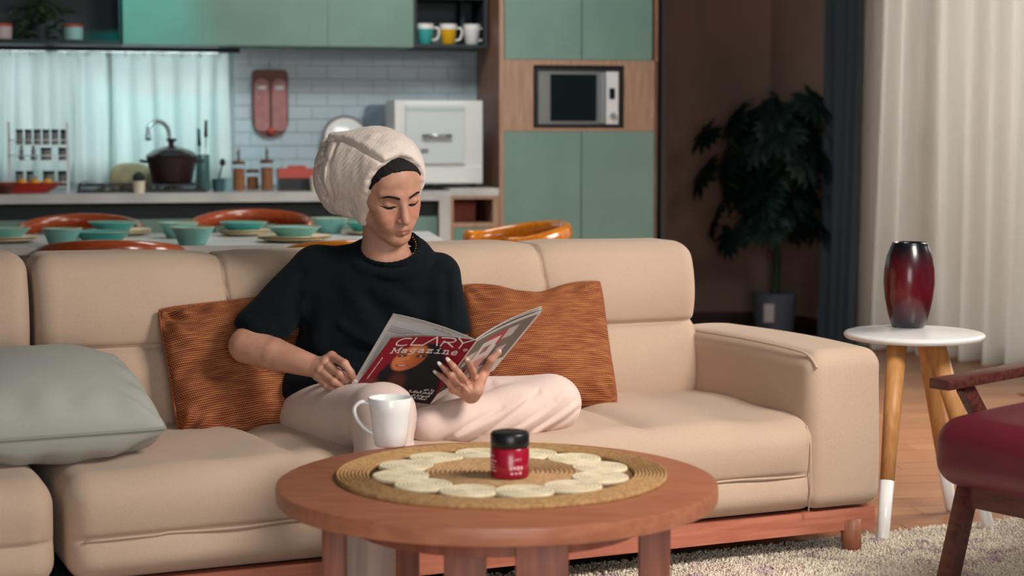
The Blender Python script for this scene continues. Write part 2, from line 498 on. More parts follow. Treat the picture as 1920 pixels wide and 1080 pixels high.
# kitchen frame: a to the right along the wall, b into the wall
KA = math.radians(13)
KO = Vector((-.038, 8.3, 0))
def kw(a, b, z=0): return Vector((KO.x + a*math.cos(KA) - b*math.sin(KA), KO.y + a*math.sin(KA) + b*math.cos(KA), z))
def ka(p_x, b):      # the a at which a point of depth b stands above picture column p_x (layout measurement)
    lo, hi = -4.0, 3.0
    for _ in range(50):
        m_ = (lo + hi) / 2
        if px(kw(m_, b, 1.1))[0] < p_x: lo = m_
        else: hi = m_
    return lo
def kz(p_y, a, b):
    p = kw(a, b); return at(960, p_y, p.y).z
WB = .64
KM = Matrix.Translation(KO) @ Matrix.Rotation(KA, 4, 'Z')
def kobj(o): o.matrix_world = KM @ o.matrix_world if o.parent is None else o.matrix_world; return o
wa0, wa1, wz0, wz1 = -2.75, ka(432, WB), 1.0, 1.66      # kitchen window opening
bm = BM()
box(bm, -3.6, wa0, WB, WB+.14, 0, 2.7); box(bm, wa0, wa1, WB, WB+.14, 0, wz0); box(bm, wa0, wa1, WB, WB+.14, wz1, 2.7)
box(bm, wa1, .78, WB, WB+.14, 0, 2.7)
wall_back = struct('wall_back', bm, M['grout']); kobj(wall_back)
tp = None; TL, TH = .152, .0655
ta0, ta1 = wa1 + .02, ka(905, WB) + .06
for r_ in range(11):
    z = .905 + r_ * TH
    a = ta0 - (TL/2 if r_ % 2 else 0)
    while a < ta1:
        l0, l1 = max(a, ta0), min(a + TL, ta1); a += TL
        if l1 - l0 < .03: continue
        full = abs(l1 - l0 - TL) < 1e-4
        if full and tp: o = tp.copy(); COL.objects.link(o)
        else:
            b_ = bx(-(l1-l0)/2 + .0015, (l1-l0)/2 - .0015, -.008, 0, .0015, TH - .0015)
            o = obj('tile', b_, M['tile'], wall_back, smooth=False, bevel=.002, seg=1)
            if full: tp = o
        o.location = ((l0+l1)/2, WB, z); o.rotation_euler = (random.uniform(-.006, .006), 0, random.uniform(-.006, .006))
win = struct('window_1', bx(wa0, wa0+.05, WB+.03, WB+.1, wz0, wz1), M['white']); kobj(win)
for q in ((wa1-.05, wa1, wz0, wz1), (wa0, wa1, wz0, wz0+.05), (wa0, wa1, wz1-.05, wz1), (-2.1, -2.05, wz0, wz1)):
    struct('frame_bar', bx(q[0], q[1], WB+.03, WB+.1, q[2], q[3]), M['white'], win)
for q in ((wa0+.05, -2.1), (-2.05, wa1-.05)):
    struct('pane', bx(q[0], q[1], WB+.06, WB+.065, wz0+.05, wz1-.05), M['glass'], win)
# hall recess and window wall on the right
struct('wall_left', bx(-4.05, -3.95, 1.5, 11.2, 0, 2.7), M['wall'])
struct('wall_recess', bx(-3.0, 3.2, 10.3, 10.42, 0, 2.7), M['wall'])
wr = struct('wall_return', bx(.775, .80, 0, 2.6, 0, 2.7), mat('dark_return', (52, 46, 42), .8)); kobj(wr)
struct('baseboard_recess', bx(.2, 1.5, 10.285, 10.3, 0, .12), M['baseboard'])
# right wall with a wide window behind the curtains
RA, RB = Vector((1.5, 10.3)), Vector((4.3, 6.15))
rd = (RB - RA).normalized(); RL = (RB - RA).length; rang = math.atan2(rd.y, rd.x)
RM = Matrix.Translation((RA.x, RA.y, 0)) @ Matrix.Rotation(rang, 4, 'Z')
bm = BM()
for q in ((0, .9, 0, 2.7), (3.2, RL, 0, 2.7), (.9, 3.2, 0, .1), (.9, 3.2, 2.4, 2.7)): box(bm, q[0], q[1], 0, .12, q[2], q[3])
wrt = struct('wall_right', bm, M['wall']); wrt.matrix_world = RM
w2 = struct('window_2', bx(.9, .96, .03, .09, .1, 2.4), M['white']); w2.matrix_world = RM
for q in ((3.14, 3.2, .1, 2.4), (2.13, 2.19, .1, 2.4), (.96, 3.14, .1, .16), (.96, 3.14, 2.34, 2.4), (1.27, 1.33, .16, 2.34)):
    struct('frame_bar', bx(q[0], q[1], .03, .09, q[2], q[3]), M['white'], w2)
for q in ((.96, 1.27), (1.33, 2.13), (2.19, 3.14)): struct('pane', bx(q[0], q[1], .055, .06, .16, 2.34), M['glass'], w2)
obj('handle', bx(1.275, 1.325, -.02, .03, 1.06, 1.2), M['greymetal'], w2, bevel=.004)
br = struct('baseboard_right', bx(0, .9, -.015, 0, 0, .12), M['baseboard']); br.matrix_world = RM
# ------------------------------------------------------------------ kitchen units
def kthing(name, label, cat, a, b, z=0, group=None, rz=0):
    return thing(name, label, cat, kw(a, b, z), KA + rz, group)
# tall cabinet with microwave niche: local x 0..W along the wall
TW = .755
tall = kthing('tall_cabinet', 'tall sage green kitchen cabinet with an oak microwave niche', 'cabinet', 0, 0)
zA, zB, zT = 1.185, 1.495, 2.55
m0, m1 = ka(1000, 0), ka(1170, 0)
bm = BM()
box(bm, 0, .018, .02, .62, 0, zT); box(bm, TW-.018, TW, .0, .62, 0, zT); box(bm, .018, TW-.018, .60, .62, 0, zT)
box(bm, .018, TW-.018, .02, .60, zA-.018, zA); box(bm, .018, TW-.018, .02, .60, zB, zB+.018); box(bm, .018, TW-.018, .02, .60, zT-.018, zT)
box(bm, .018, TW-.018, .02, .60, .08, .098)
obj('carcass', bm, M['oak_side'], tall, smooth=False)
bm = BM(); box(bm, 0, m0, 0, .02, zA-.012, zB+.012); box(bm, m1, TW, 0, .02, zA-.012, zB+.012); box(bm, m0, m1, 0, .02, zB-.012, zB+.012); box(bm, m0, m1, 0, .02, zA-.012, zA+.002)
obj('niche_frame', bm, M['oak'], tall, smooth=False)
for (x0, x1, z0, z1) in ((.004, .375, zB+.014, zT), (.380, TW-.03, zB+.014, zT), (.0, .375, .09, zA-.014), (.380, TW, .09, zA-.014)):
    obj('door', bx(x0, x1, 0 if z0 < 1 else .0, .02, z0, z1), M['green'], tall, smooth=False, bevel=.0025)
obj('edge_strip', bx(-.02, -.0005, 0, .02, 0, zT), M['oak'], tall, smooth=False)
obj('plinth', bx(0, TW, .05, .07, 0, .085), M['dark'], tall, smooth=False)
# microwave
mw = kthing('microwave', 'silver and black microwave oven in the oak niche of the tall cabinet', 'microwave', (m0+m1)/2, 0, zA+.004)
hw, hh = (m1-m0)/2 - .008, zB - zA - .026
obj('body', bx(-hw, hw, .03, .40, .0, hh), M['greymetal'], mw, bevel=.006)
bm = BM(); t_ = .016
box(bm, -hw, hw, 0, .03, hh-t_, hh); box(bm, -hw, hw, 0, .03, 0, t_); box(bm, -hw, -hw+t_, 0, .03, t_, hh-t_); box(bm, hw-t_, hw, 0, .03, t_, hh-t_)
obj('trim_frame', bm, M['black'], mw, smooth=False)
mwd = obj('door', bx(-hw+.018, hw*.52, .006, .03, .018, hh-.018), M['greymetal'], mw, bevel=.004)
obj('door_window', bx(-hw+.075, hw*.40, .001, .008, .032, hh-.032), M['glassdark'], mwd, bevel=.003)
mwc = obj('control_panel', bx(hw*.62, hw-.02, .004, .03, .018, hh-.018), M['white'], mw, bevel=.004)
obj('door_handle', bx(hw*.50, hw*.57, -.012, .008, .024, hh-.024), M['steel'], mwd, bevel=.004)
obj('display', bx(hw*.70, hw*.82, .0, .006, hh*.48, hh*.66), M['glassdark'], mwc, bevel=.001)
kn = lathe([(0, 0), (.017, 0), (.015, .014), (0, .014)], 20)
bmesh.ops.transform(kn, matrix=Matrix.Translation((hw*.78, .005, hh*.2)) @ Matrix.Rotation(PI/2, 4, 'X'), verts=kn.verts)
obj('dial', kn, M['steel'], mwc, angle=40)
# wall units
UB, UZ, UT = .285, 1.573, 2.3
ux = [ka(p, UB) for p in (235, 617, 777, 917)]
def unit(name, label, a0, a1, front, group=None):
    t = kthing(name, label, 'cabinet', a0, UB, UZ, group)
    W = a1 - a0 - .002; Hh = UT - UZ
    bm = BM(); th = .018
    box(bm, 0, th, .022, .35, 0, Hh); box(bm, W-th, W, .022, .35, 0, Hh); box(bm, th, W-th, .022, .35, 0, th); box(bm, th, W-th, .022, .35, Hh-th, Hh)
    mm = M['green'] if front else M['dark']
    obj('carcass', bm, mm, t, smooth=False)
    obj('back_panel', bx(th, W-th, .33, .345, th, Hh-th), mm if front else M['shelfgrey'], t, smooth=False)
    return t, W, Hh
t, W, Hh = unit('wall_cabinet', 'wide green flap-door wall cabinet above the curtained kitchen window', ux[0], ux[1], True)
obj('door', bx(.0, W, 0, .02, 0, Hh), M['green'], t, bevel=.0025)
t, W, Hh = unit('wall_cabinet', 'narrow green wall cabinet beside the open shelf of mugs', ux[1], ux[2], True)
obj('door', bx(.0, W, 0, .02, 0, Hh), M['green'], t, bevel=.0025)
t, W, Hh = unit('open_wall_shelf', 'dark open wall shelf holding three mugs beside the oak panel', ux[2], ux[3], False)
obj('shelf_board', bx(.018, W-.018, .03, .33, .235, .253), M['dark'], t, smooth=False)
shelf_z = UZ + .018
obj('divider', bx(W*.74, W*.74+.016, .2, .33, .018, .235), M['dark'], t, smooth=False)
for p_x, mc, lb in ((798, 'teal', 'teal mug with a white rim on the dark open shelf'), (841, 'yellow', 'yellow mug with a white rim on the dark open shelf'), (885, 'white', 'plain white mug on the dark open shelf next to the oak panel')):
    if mc == 'yellow': M['yellow'] = mat('yellow_glaze', (222, 168, 24), .3)
    g = kthing('mug', lb, 'mug', ka(p_x, UB+.08), UB+.08, shelf_z, 'mugs on the kitchen shelf')
    obj('body', lathe([(0, .002), (.027, 0), (.032, .004), (.040, .074)], 24), M[mc], g, angle=50)
    obj('rim_band', lathe([(.0402, .074), (.043, .098), (.040, .099), (.037, .08), (.030, .01), (0, .008)], 24), M['porcelain'], g, angle=60)
    obj('handle', tube(smoothline([(.036, 0, .078), (.062, 0, .08), (.068, 0, .052), (.056, 0, .026), (.033, 0, .022)], 5), .005, 8), M['porcelain'], g)
t, W, Hh = unit('open_wall_shelf', 'long dark open wall shelf with potted plants above the window', ux[0] - 1.35, ux[0], False)
obj('shelf_board', bx(.018, W-.018, .03, .33, .27, .288), M['dark'], t, smooth=False)
obj('upright', bx(W*.55, W*.55+.016, .05, .33, .018, .27), M['dark'], t, smooth=False)
for p_x, lb, mm in ((8, 'pale pink ceramic pot at the end of the dark open shelf', 'pinkpot'), (141, 'small pale blue pot with a terracotta rim on the dark open shelf', 'bluepot')):
    if mm not in M: M[mm] = mat(mm, (196, 178, 178) if mm == 'pinkpot' else (150, 178, 178), .5)
    g = kthing('plant_pot', lb, 'pot', ka(p_x, UB+.1), UB+.1, shelf_z)
    obj('body', lathe([(0, 0), (.042, 0), (.046, .004), (.048, .062), (.044, .062), (.042, .02), (0, .02)], 24), M[mm], g, angle=40)
    obj('rim_band', lathe([(.0485, .06), (.0495, .062), (.0495, .072), (.045, .072), (.0445, .06)], 24), M['terracotta'], g, angle=40)
def leaf_bm(L, Wd, bm=None, M4=None, droop=.3, n=6):
    bm = bm or BM(); rows = []
    for i in range(n + 1):
        t = i / n; wv = Wd * math.sin(PI * min(1, t*.92 + .08)) ** .8 * .5 * (1 if t < 1 else .05)
        y = L * t; z = -droop * L * t * t
        rows.append([bm.verts.new((-wv, y, z + wv*.25)), bm.verts.new((0, y, z)), bm.verts.new((wv, y, z + wv*.25))])
    for a, b in zip(rows, rows[1:]):
        bm.faces.new((a[0], a[1], b[1], b[0])); bm.faces.new((a[1], a[2], b[2], b[1]))
    if M4 is not None: bmesh.ops.transform(bm, matrix=M4, verts=[v for r in rows for v in r])
    return bm
g = kthing('trailing_plant', 'dark trailing green plant on the open wall shelf between two pots', 'plant', ka(80, UB+.14), UB+.14, shelf_z)
obj('pot', lathe([(0, 0), (.04, 0), (.05, .07), (.045, .07), (.04, .02), (0, .02)], 20), M['dark'], g, angle=40)
bm = BM()
for i in range(9):
    th = random.uniform(0, 2*PI); 
    tube(smoothline([(0, 0, .05), (.05*math.cos(th), .04*math.sin(th), .17), (.13*math.cos(th), .06*math.sin(th), .15 - .1*random.random())], 4), .0025, 5, bm)
obj('stem', bm, M['stem'], g, kind='stuff')
bm = BM()
for i in range(150):
    th = random.uniform(0, 2*PI); r_ = random.uniform(.01, .13)
    p = Vector((r_*math.cos(th), .6*r_*math.sin(th), random.uniform(.06, .21) - r_*.5))
    leaf_bm(.045, .018, bm, Matrix.Translation(p) @ Euler((random.uniform(-1, .5), random.uniform(-1, 1), random.uniform(0, 6.3))).to_matrix().to_4x4(), n=3)
obj('foliage', bm, mat('fern_leaf', (40, 66, 40), .6), g, kind='stuff')
# curtain rail and the kitchen sheers
kr = kthing('curtain_rail', 'dark curtain rail under the wall units above the kitchen window', 'curtain rail', 0, 0)
ra0, ra1 = -2.7, ka(452, .50)
bm = BM(); box(bm, ra0, ra1, .49, .515, 1.548, 1.571); obj('rail', bm, M['dark'], kr, smooth=False)
for i in range(16):
    a = ra0 + .1 + (ra1 - ra0 - .2) * i / 15
    r_ = tube([(a + .0, .502 + .013*math.cos(k*PI/5), 1.537 + .013*math.sin(k*PI/5)) for k in range(10)], .002, 5, closed=True)
    obj('ring', r_, M['steel'], kr)
def pleated(name, m, path, z0, z1, wl, amp, parent=None, seed=1, n_per=8, nz=22, flare=.0, mtx=None, gather=None, thick=.0016):
    """hanging cloth: path = [(x,y),(x,y)] ; folds of wavelength wl across it"""
    r = np.random.default_rng(seed)
    a, b = np.array(path[0]), np.array(path[1]); L = np.linalg.norm(b - a); d = (b - a) / L; nrm = np.array([-d[1], d[0]])
    n = int(L / wl * n_per) + 2; s = np.linspace(0, L, n)
    ph = np.cumsum(r.uniform(.55, 1.45, n)) / n_per * 2 * PI
    am = amp * (.6 + .6 * np.interp(s, np.linspace(0, L, 14), r.uniform(0, 1, 14)))
    V = []
    for side in (0, 1):
        for i in range(n):
            for k in range(nz + 1):
                t = k / nz; z = z1 + (z0 - z1) * t
                o = am[i] * math.sin(ph[i] + .5*math.sin(2.2*t + i*.13)) * (.55 + .6*t) + .018*math.sin(3*t + s[i]*5) * t
                x = s[i]
                if gather: x = gather(x, t, L)
                p = a + d * (x + .012*math.sin(ph[i]*.5 + 2*t)*t) + nrm * (o + side*thick)
                V.append((p[0], p[1], z + (.006*math.sin(ph[i]) if k == nz else 0)))
    nv = n * (nz + 1)
    Fc = grid_faces(n, nz + 1) + grid_faces(n, nz + 1, nv, flip=True)
    o = pymesh(name, V, Fc, m, parent)
    return o
split = ka(208, .5)
o = pleated('curtain', M['sheer_k'], [(ra0+.02, .500), (split+.012, .496)], .93, 1.546, .085, .022, seed=3)
o.matrix_world = KM; tag(o, 'left white sheer curtain of the kitchen window behind the spice jars', 'curtain')
o = pleated('curtain', M['sheer_k'], [(split-.012, .520), (ka(430, .5), .510)], .93, 1.546, .09, .022, seed=8)
o.matrix_world = KM; tag(o, 'right white sheer curtain of the kitchen window behind the cooking pot', 'curtain')
# worktop with waterfall leg, base units
CZ = .893
ca0, ca1 = -2.9, ka(844, -.03)
wt = tag(obj('worktop', bx(ca0, ca1, -.03, WB-.01, CZ-.042, CZ), M['marble'], bevel=.003), 'long white stone kitchen worktop with a waterfall end', 'worktop'); wt.matrix_world = KM
obj('waterfall_end', bx(ca1-.052, ca1, -.03, WB-.01, 0, CZ-.0425), M['marble'], wt, bevel=.003)
bw = (ca1 - .055 - ca0) / 5
for i in range(5):
    a0 = ca0 + i * bw
    t = kthing('base_cabinet', ('green base cabinet at the far left end under the worktop', 'second green base cabinet from the left under the worktop', 'middle green base cabinet under the hob', 'green base cabinet right of the hob unit', 'green base cabinet beside the white waterfall end')[i], 'cabinet', a0, 0, 0, 'base cabinets')
    obj('carcass', bx(.001, bw-.001, .03, .58, .08, CZ-.044), M['dark'], t, smooth=False)
    obj('door', bx(.002, bw-.002, .0, .022, .09, .775), M['green'], t, bevel=.002)
    obj('plinth', bx(.001, bw-.001, .06, .08, 0, .079), M['dark'], t, smooth=False)
# oak shelf unit between worktop and tall cabinet
t = kthing('oak_shelf_unit', 'low oak open shelf unit with a white top next to the tall cabinet', 'shelf unit', ca1 + .003, 0)
W = -ca1 - .026; zt = CZ + .012
bm = BM(); z_lo = kz(418, -.1, 0)
box(bm, 0, .018, 0, .6, 0, zt-.035); box(bm, W-.03, W, 0, .6, 0, zt-.035); box(bm, .018, W-.03, 0, .6, zt-.05, zt-.035); box(bm, .018, W-.03, 0, .6, z_lo-.02, z_lo); box(bm, .018, W-.03, .58, .6, 0, zt-.05)
obj('carcass', bm, M['oak'], t, smooth=False)
obj('top_board', bx(0, W, 0, .6, zt-.034, zt), M['marble'], t, bevel=.002)
obj('door', bx(.02, W-.032, .002, .02, .09, z_lo-.022), M['green'], t, bevel=.002)
g = kthing('storage_box', 'small brown red box inside the low oak shelf unit', 'box', ka(868, .12), .12, z_lo + .001)
obj('body', bx(-.06, .06, 0, .16, 0, .078), mat('brown_box', (146, 74, 56), .7, (128, 62, 48), scale=60), g, bevel=.004)
obj('lid', bx(-.062, .062, -.002, .162, .0785, .094), mat('brown_box_lid', (136, 66, 50), .7), g, bevel=.003)
# oak side board between wall shelf and tall cabinet is the cabinet's own side; pale side board up the wall
# dishwasher
g = kthing('countertop_dishwasher', 'white countertop dishwasher with a chrome door handle', 'dishwasher', ka(824, .1), .1, CZ + .013)
dw = (ka(906, .1) - ka(742, .1)) / 2; dh = kz(188, -.2, .06) - CZ - .013
obj('foot', lathe([(0, 0), (.016, 0), (.016, .018), (0, .018)], 12, c=(dw-.04, .04, 0)), M['black'], g)
obj('foot', lathe([(0, 0), (.016, 0), (.016, .018), (0, .018)], 12, c=(-dw+.04, .04, 0)), M['black'], g)
obj('foot', lathe([(0, 0), (.016, 0), (.016, .018), (0, .018)], 12, c=(0, .26, 0)), M['black'], g)
obj('body', bx(-dw, dw, .012, .30, .018, dh), M['white'], g, bevel=.012)
dwd = obj('door', bx(-dw+.05, dw-.09, -.006, .02, .115, dh-.02), mat('dishwasher_door', (204, 212, 212), .3), g, bevel=.006)
obj('kick_panel', bx(-dw+.004, dw-.004, -.002, .02, .024, .098), M['white'], g, bevel=.005)
obj('vent_strip', bx(-dw+.05, dw-.09, -.008, -.001, dh-.05, dh-.034), mat('pale_strip', (180, 196, 196), .4), g, bevel=.002)
dwh = obj('door_handle', tube([(-.085, -.026, .245), (.055, -.026, .245)], .008, 12), M['steel'], dwd)
for x in (-.08, .05): obj('handle_post', tube([(x, -.026, .245), (x, 0, .245)], .005, 8), M['steel'], dwd)
obj('display', bx(-.09, -.055, -.009, -.004, .165, .185), M['greymetal'], g, bevel=.001)
# gas hob
ha0, ha1 = ka(142, .12), ka(386, .12)
g = kthing('gas_hob', 'black gas hob with cast grates set on the worktop', 'hob', (ha0+ha1)/2, .1, CZ)
hw = (ha1-ha0)/2
obj('plate', bx(-hw, hw, 0, .29, 0, .012), M['black'], g, bevel=.004)
for cx in (-hw*.55, hw*.5):
    for cy in (.085, .205):
        obj('burner', lathe([(0, .012), (.045, .012), (.045, .02), (.03, .022), (.03, .028), (0, .028)], 20, c=(cx, cy, 0)), M['greymetal'], g, angle=35)
    bm = BM()
    for k in (-.1, 0, .1): box(bm, cx+k-.005, cx+k+.005, .02, .27, .028, .038)
    for k in (.035, .145, .255): box(bm, cx-.125, cx+.125, k-.005, k+.005, .028, .038)
    for kx in (-.12, .12):
        for ky in (.03, .26): box(bm, cx+kx-.005, cx+kx+.005, ky-.005, ky+.005, .012, .028)
    obj('grate', bm, M['black'], g, smooth=False)
for k in range(4): obj('knob', lathe([(0, .012), (.013, .012), (.011, .03), (0, .03)], 16, c=(-hw*.3 + k*.08, .025, 0)), M['dark'], g, angle=35)
# cooking pot
pa = ka(322, .2)
g = kthing('cooking_pot', 'dark aubergine cooking pot with a glass lid on the hob', 'pot', pa, .21, CZ + .0385)
M['aub'] = mat('aubergine_enamel', (60, 38, 44), .35)
obj('body', lathe([(0, 0), (.078, 0), (.09, .008), (.116, .118), (.122, .122), (.118, .124), (.11, .115), (.085, .012), (0, .01)], 40), M['aub'], g, angle=50)
lid_ = obj('lid', lathe([(.117, .126), (.12, .13), (.09, .152), (.045, .17), (.0, .176)], 40), mat('smoked_lid', (56, 52, 56), .1, coat=.5), g, angle=50)
obj('lid_knob', lathe([(0, .174), (.012, .174), (.012, .19), (.024, .197), (.024, .206), (0, .21)], 20), M['black'], lid_, angle=40)
for sx in (-1, 1): obj('handle', tube(smoothline([(sx*.11, -.03, .1), (sx*.138, -.022, .104), (sx*.138, .022, .104), (sx*.11, .03, .1)], 4), .007, 8), M['black'], g)
# faucet
g = kthing('faucet', 'tall chrome gooseneck faucet behind the cooking pot', 'faucet', ka(318, .45), .45, CZ)
obj('base', lathe([(0, 0), (.026, 0), (.022, .03), (.014, .04), (0, .04)], 20), M['steel'], g, angle=40)
obj('spout', tube(smoothline([(0, 0, .03), (0, 0, .25), (-.02, -.01, .31), (-.06, -.03, .325), (-.095, -.05, .30), (-.1, -.055, .26)], 6), .0105, 12), M['steel'], g)
obj('nozzle', tube([(-.1, -.055, .265), (-.1, -.055, .235)], .014, 12), M['steel'], g)
obj('lever', tube([(.015, 0, .05), (.07, -.01, .07)], .006, 8), M['steel'], g)
# beige cloth bag, cactus, knife block, scoop pot
def blob(name, m, c, r, parent, seed=1, amp=.12, n=(28, 16), flat=True):
    V = []
    for i in range(n[0]):
        for j in range(n[1]):
            u, v = 2*PI*i/n[0], PI*j/(n[1]-1)
            q = np.array([[math.cos(u)*math.sin(v), math.sin(u)*math.sin(v), math.cos(v)]])
            k = 1 + amp * wav(q, 2.2, seed)[0]
            p = q[0]*k*np.array(r)
            if flat: p[2] = max(p[2], -r[2]*.75)
            V.append(tuple(p + np.array(c)))
    Fc = []
    for i in range(n[0]):
        for j in range(n[1]-1):
            a, b = i*n[1]+j, ((i+1) % n[0])*n[1]+j
            Fc.append((a, a+1, b+1, b))
    return pymesh(name, V, Fc, m, parent)
o = blob('cloth_bag', mat('raw_cotton', (196, 186, 150), .95, (182, 170, 134), scale=20), (0, 0, .0565), (.094, .04, .075), None, 5, .22)
o.location = kw(ka(243, .44), .445, CZ - .0005); o.rotation_euler = (0, 0, KA); tag(o, 'crumpled beige cloth bag on the worktop left of the cooking pot', 'bag')
g = kthing('potted_cactus', 'tiny cactus in a cream pot in front of the cooking pot', 'plant', ka(259, .04), .04, CZ)
obj('pot', lathe([(0, 0), (.024, 0), (.03, .055), (.026, .055), (.024, .03), (0, .03)], 20), M['cream'], g, angle=40)
cb = BM()
for k in range(12):
    th = k*PI/6; tube(smoothline([(0.004*math.cos(th), .004*math.sin(th), .04), (.022*math.cos(th), .022*math.sin(th), .062), (.018*math.cos(th), .018*math.sin(th), .08), (.003*math.cos(th), .003*math.sin(th), .09)], 3), .006, 6, cb)
obj('cactus', cb, M['leaf'], g)
g = kthing('utensil_holder', 'tall steel utensil holder with dark handles right of the pot', 'utensil holder', ka(380, .36), .36, CZ)
obj('body', lathe([(0, 0), (.03, 0), (.034, .01), (.032, .17), (.028, .17), (.028, .02), (0, .02)], 20), mat('pale_teal_steel', (110, 150, 152), .2, metal=.5), g, angle=40)
for x, y, tz, lab in ((-.012, 0, .27, 'spatula'), (.012, .008, .31, 'ladle')):
    u = kthing(lab, {'spatula': 'dark spatula standing in the steel utensil holder', 'ladle': 'tallest dark ladle standing in the steel utensil holder'}[lab], lab, ka(380, .36)+x, .36+y, CZ+.021)
    obj('shaft', tube([(0, 0, 0), (x*.3, 0, tz-.08)], .004, 8), M['steel'], u)
    obj('handle', tube([(x*.3, 0, tz-.08), (x*.5, 0, tz)], [.009, .007], 10), mat('petrol_handle', (16, 74, 84), .4) if lab == 'spatula' else M['black'], u)
g = kthing('blue_cup', 'small dark blue cup with a spoon beside the utensil holder', 'cup', ka(408, .16), .16, CZ)
obj('body', lathe([(0, 0), (.022, 0), (.028, .06), (.025, .06), (.02, .01), (0, .01)], 20), mat('slate_glaze', (50, 84, 92), .3), g, angle=40)
u = kthing('spoon', 'dark spoon leaning in the small blue cup', 'spoon', ka(408, .16), .16, CZ + .012)
obj('shaft', tube([(-.01, 0, 0), (.02, 0, .11)], .004, 8), M['black'], u)
sb = lathe([(0, 0), (.012, .008), (.014, .02), (.008, .034), (0, .038)], 12, c=(.022, 0, .105), sy=.4); obj('bowl', sb, M['black'], u)
g = kthing('tumbler', 'pale grey blue tumbler next to the small blue cup', 'cup', ka(424, .2), .2, CZ)
obj('body', lathe([(0, 0), (.024, 0), (.028, .062), (.026, .062), (.022, .008), (0, .008)], 20), mat('mist_glaze', (120, 160, 164), .3), g, angle=40)
# cork-topped glass jars
for p_x, hgt, lb, b_ in ((447, .125, 'tall glass jar of brown grain left of two jars by the tiles', .22), (500, .13, 'tall glass jar of brown grain next to the red topped box', .22), (473, .085, 'short glass jar of brown grain between the two tall jars', .32)):
    g = kthing('storage_jar', lb, 'jar', ka(p_x, b_), b_, CZ)
    obj('filling', lathe([(0, .004), (.027, .004), (.027, hgt-.02), (0, hgt-.018)], 20), M['cork'], g, angle=40)
    obj('glass_wall', lathe([(0, 0), (.03, 0), (.03, hgt), (.0285, hgt), (.0285, .003), (0, .003)], 20), M['jarglass'], g, angle=40)
    obj('lid', lathe([(0, hgt), (.031, hgt), (.03, hgt+.015), (0, hgt+.016)], 20), mat('jar_lid', (96, 62, 48), .6), g, angle=40)
    if hgt > .1:
        obj('pourer', lathe([(0, hgt+.015), (.006, hgt+.016), (.005, hgt+.045), (.009, hgt+.05), (.004, hgt+.075), (0, hgt+.076)], 12), M['greymetal'], g)
g = kthing('food_box', 'black food box with a terracotta lid on the worktop', 'box', ka(556, .26), .26, CZ)
obj('body', bx(-.088, .088, -.06, .06, 0, .06), mat('black_plastic', (24, 30, 32), .4), g, bevel=.01)
lid_ = obj('lid', bx(-.092, .092, -.063, .063, .0605, .105), M['terracotta'], g, bevel=.008)
obj('grip', bx(-.04, .04, -.02, .02, .105, .118), M['terracotta'], lid_, bevel=.005)
g = kthing('small_cup', 'small cream cup half hidden behind the towel turban on the worktop', 'cup', ka(592, .1), .1, CZ)
obj('body', lathe([(0, 0), (.025, 0), (.032, .07), (.029, .07), (.023, .008), (0, .008)], 20), M['cream'], g, angle=40)
# wall decor: rounded board with two slippers
g = kthing('wall_board', 'dusty red rounded wall board with two pale columns hung on white tiles', 'wall decoration', ka(508, WB-.03), WB-.02, 0)
zc0, zc1 = kz(257, -1, WB), kz(131, -1, WB); hwid = (ka(542, WB-.03) - ka(475, WB-.03)) / 2
def plate_bm(x0, x1, z0, z1, y0, y1, rb, rt, n=8):
    pts = []
    for cx, cz, r, a0 in ((x1-rb, z0+rb, rb, -90), (x1-rt, z1-rt, rt, 0), (x0+rt, z1-rt, rt, 90), (x0+rb, z0+rb, rb, 180)):
        for k in range(n+1):
            th = math.radians(a0 + 90*k/n); pts.append((cx + r*math.cos(th), cz + r*math.sin(th)))
    bm = BM()
    A = [bm.verts.new((p[0], y0, p[1])) for p in pts]; B = [bm.verts.new((p[0], y1, p[1])) for p in pts]
    bm.faces.new(A); bm.faces.new(B[::-1])
    for i in range(len(A)):
        j = (i+1) % len(A); bm.faces.new((A[i], B[i], B[j], A[j]))
    return bm
obj('board', plate_bm(-hwid, hwid, zc0, zc1, -.012, .008, hwid*.9, hwid*.3), M['maroon'], g, smooth=False, bevel=.003)
for sx in (-1, 1):
    cx = sx*hwid*.49
    colm = obj('column', plate_bm(cx-hwid*.4, cx+hwid*.4, zc0+.03, zc1-.045, -.02, -.0125, hwid*.3, hwid*.38), M['pink'], g, bevel=.003)
    for k in range(12):
        z = zc0 + .055 + k*.0145
        obj('ridge', bx(cx-hwid*.32, cx+hwid*.32, -.0225, -.0202, z, z+.007), M['pink'], colm, smooth=False)
    obj('disc', bm := plate_bm(cx-hwid*.26, cx+hwid*.26, zc1-.098, zc1-.078, -.023, -.0202, .0095, .0095), M['white'], colm)
obj('knob', lathe([(0, 0), (.018, 0), (.018, .01), (0, .013)], 16, c=(0, 0, 0)), M['terracotta'], g).matrix_local = Matrix.Translation((0, -.0205, zc0+.03)) @ Matrix.Rotation(PI/2, 4, 'X')
obj('hanger', tube([(0, .0, zc1), (0, .012, zc1+.05)], .0015, 6), M['greymetal'], g)
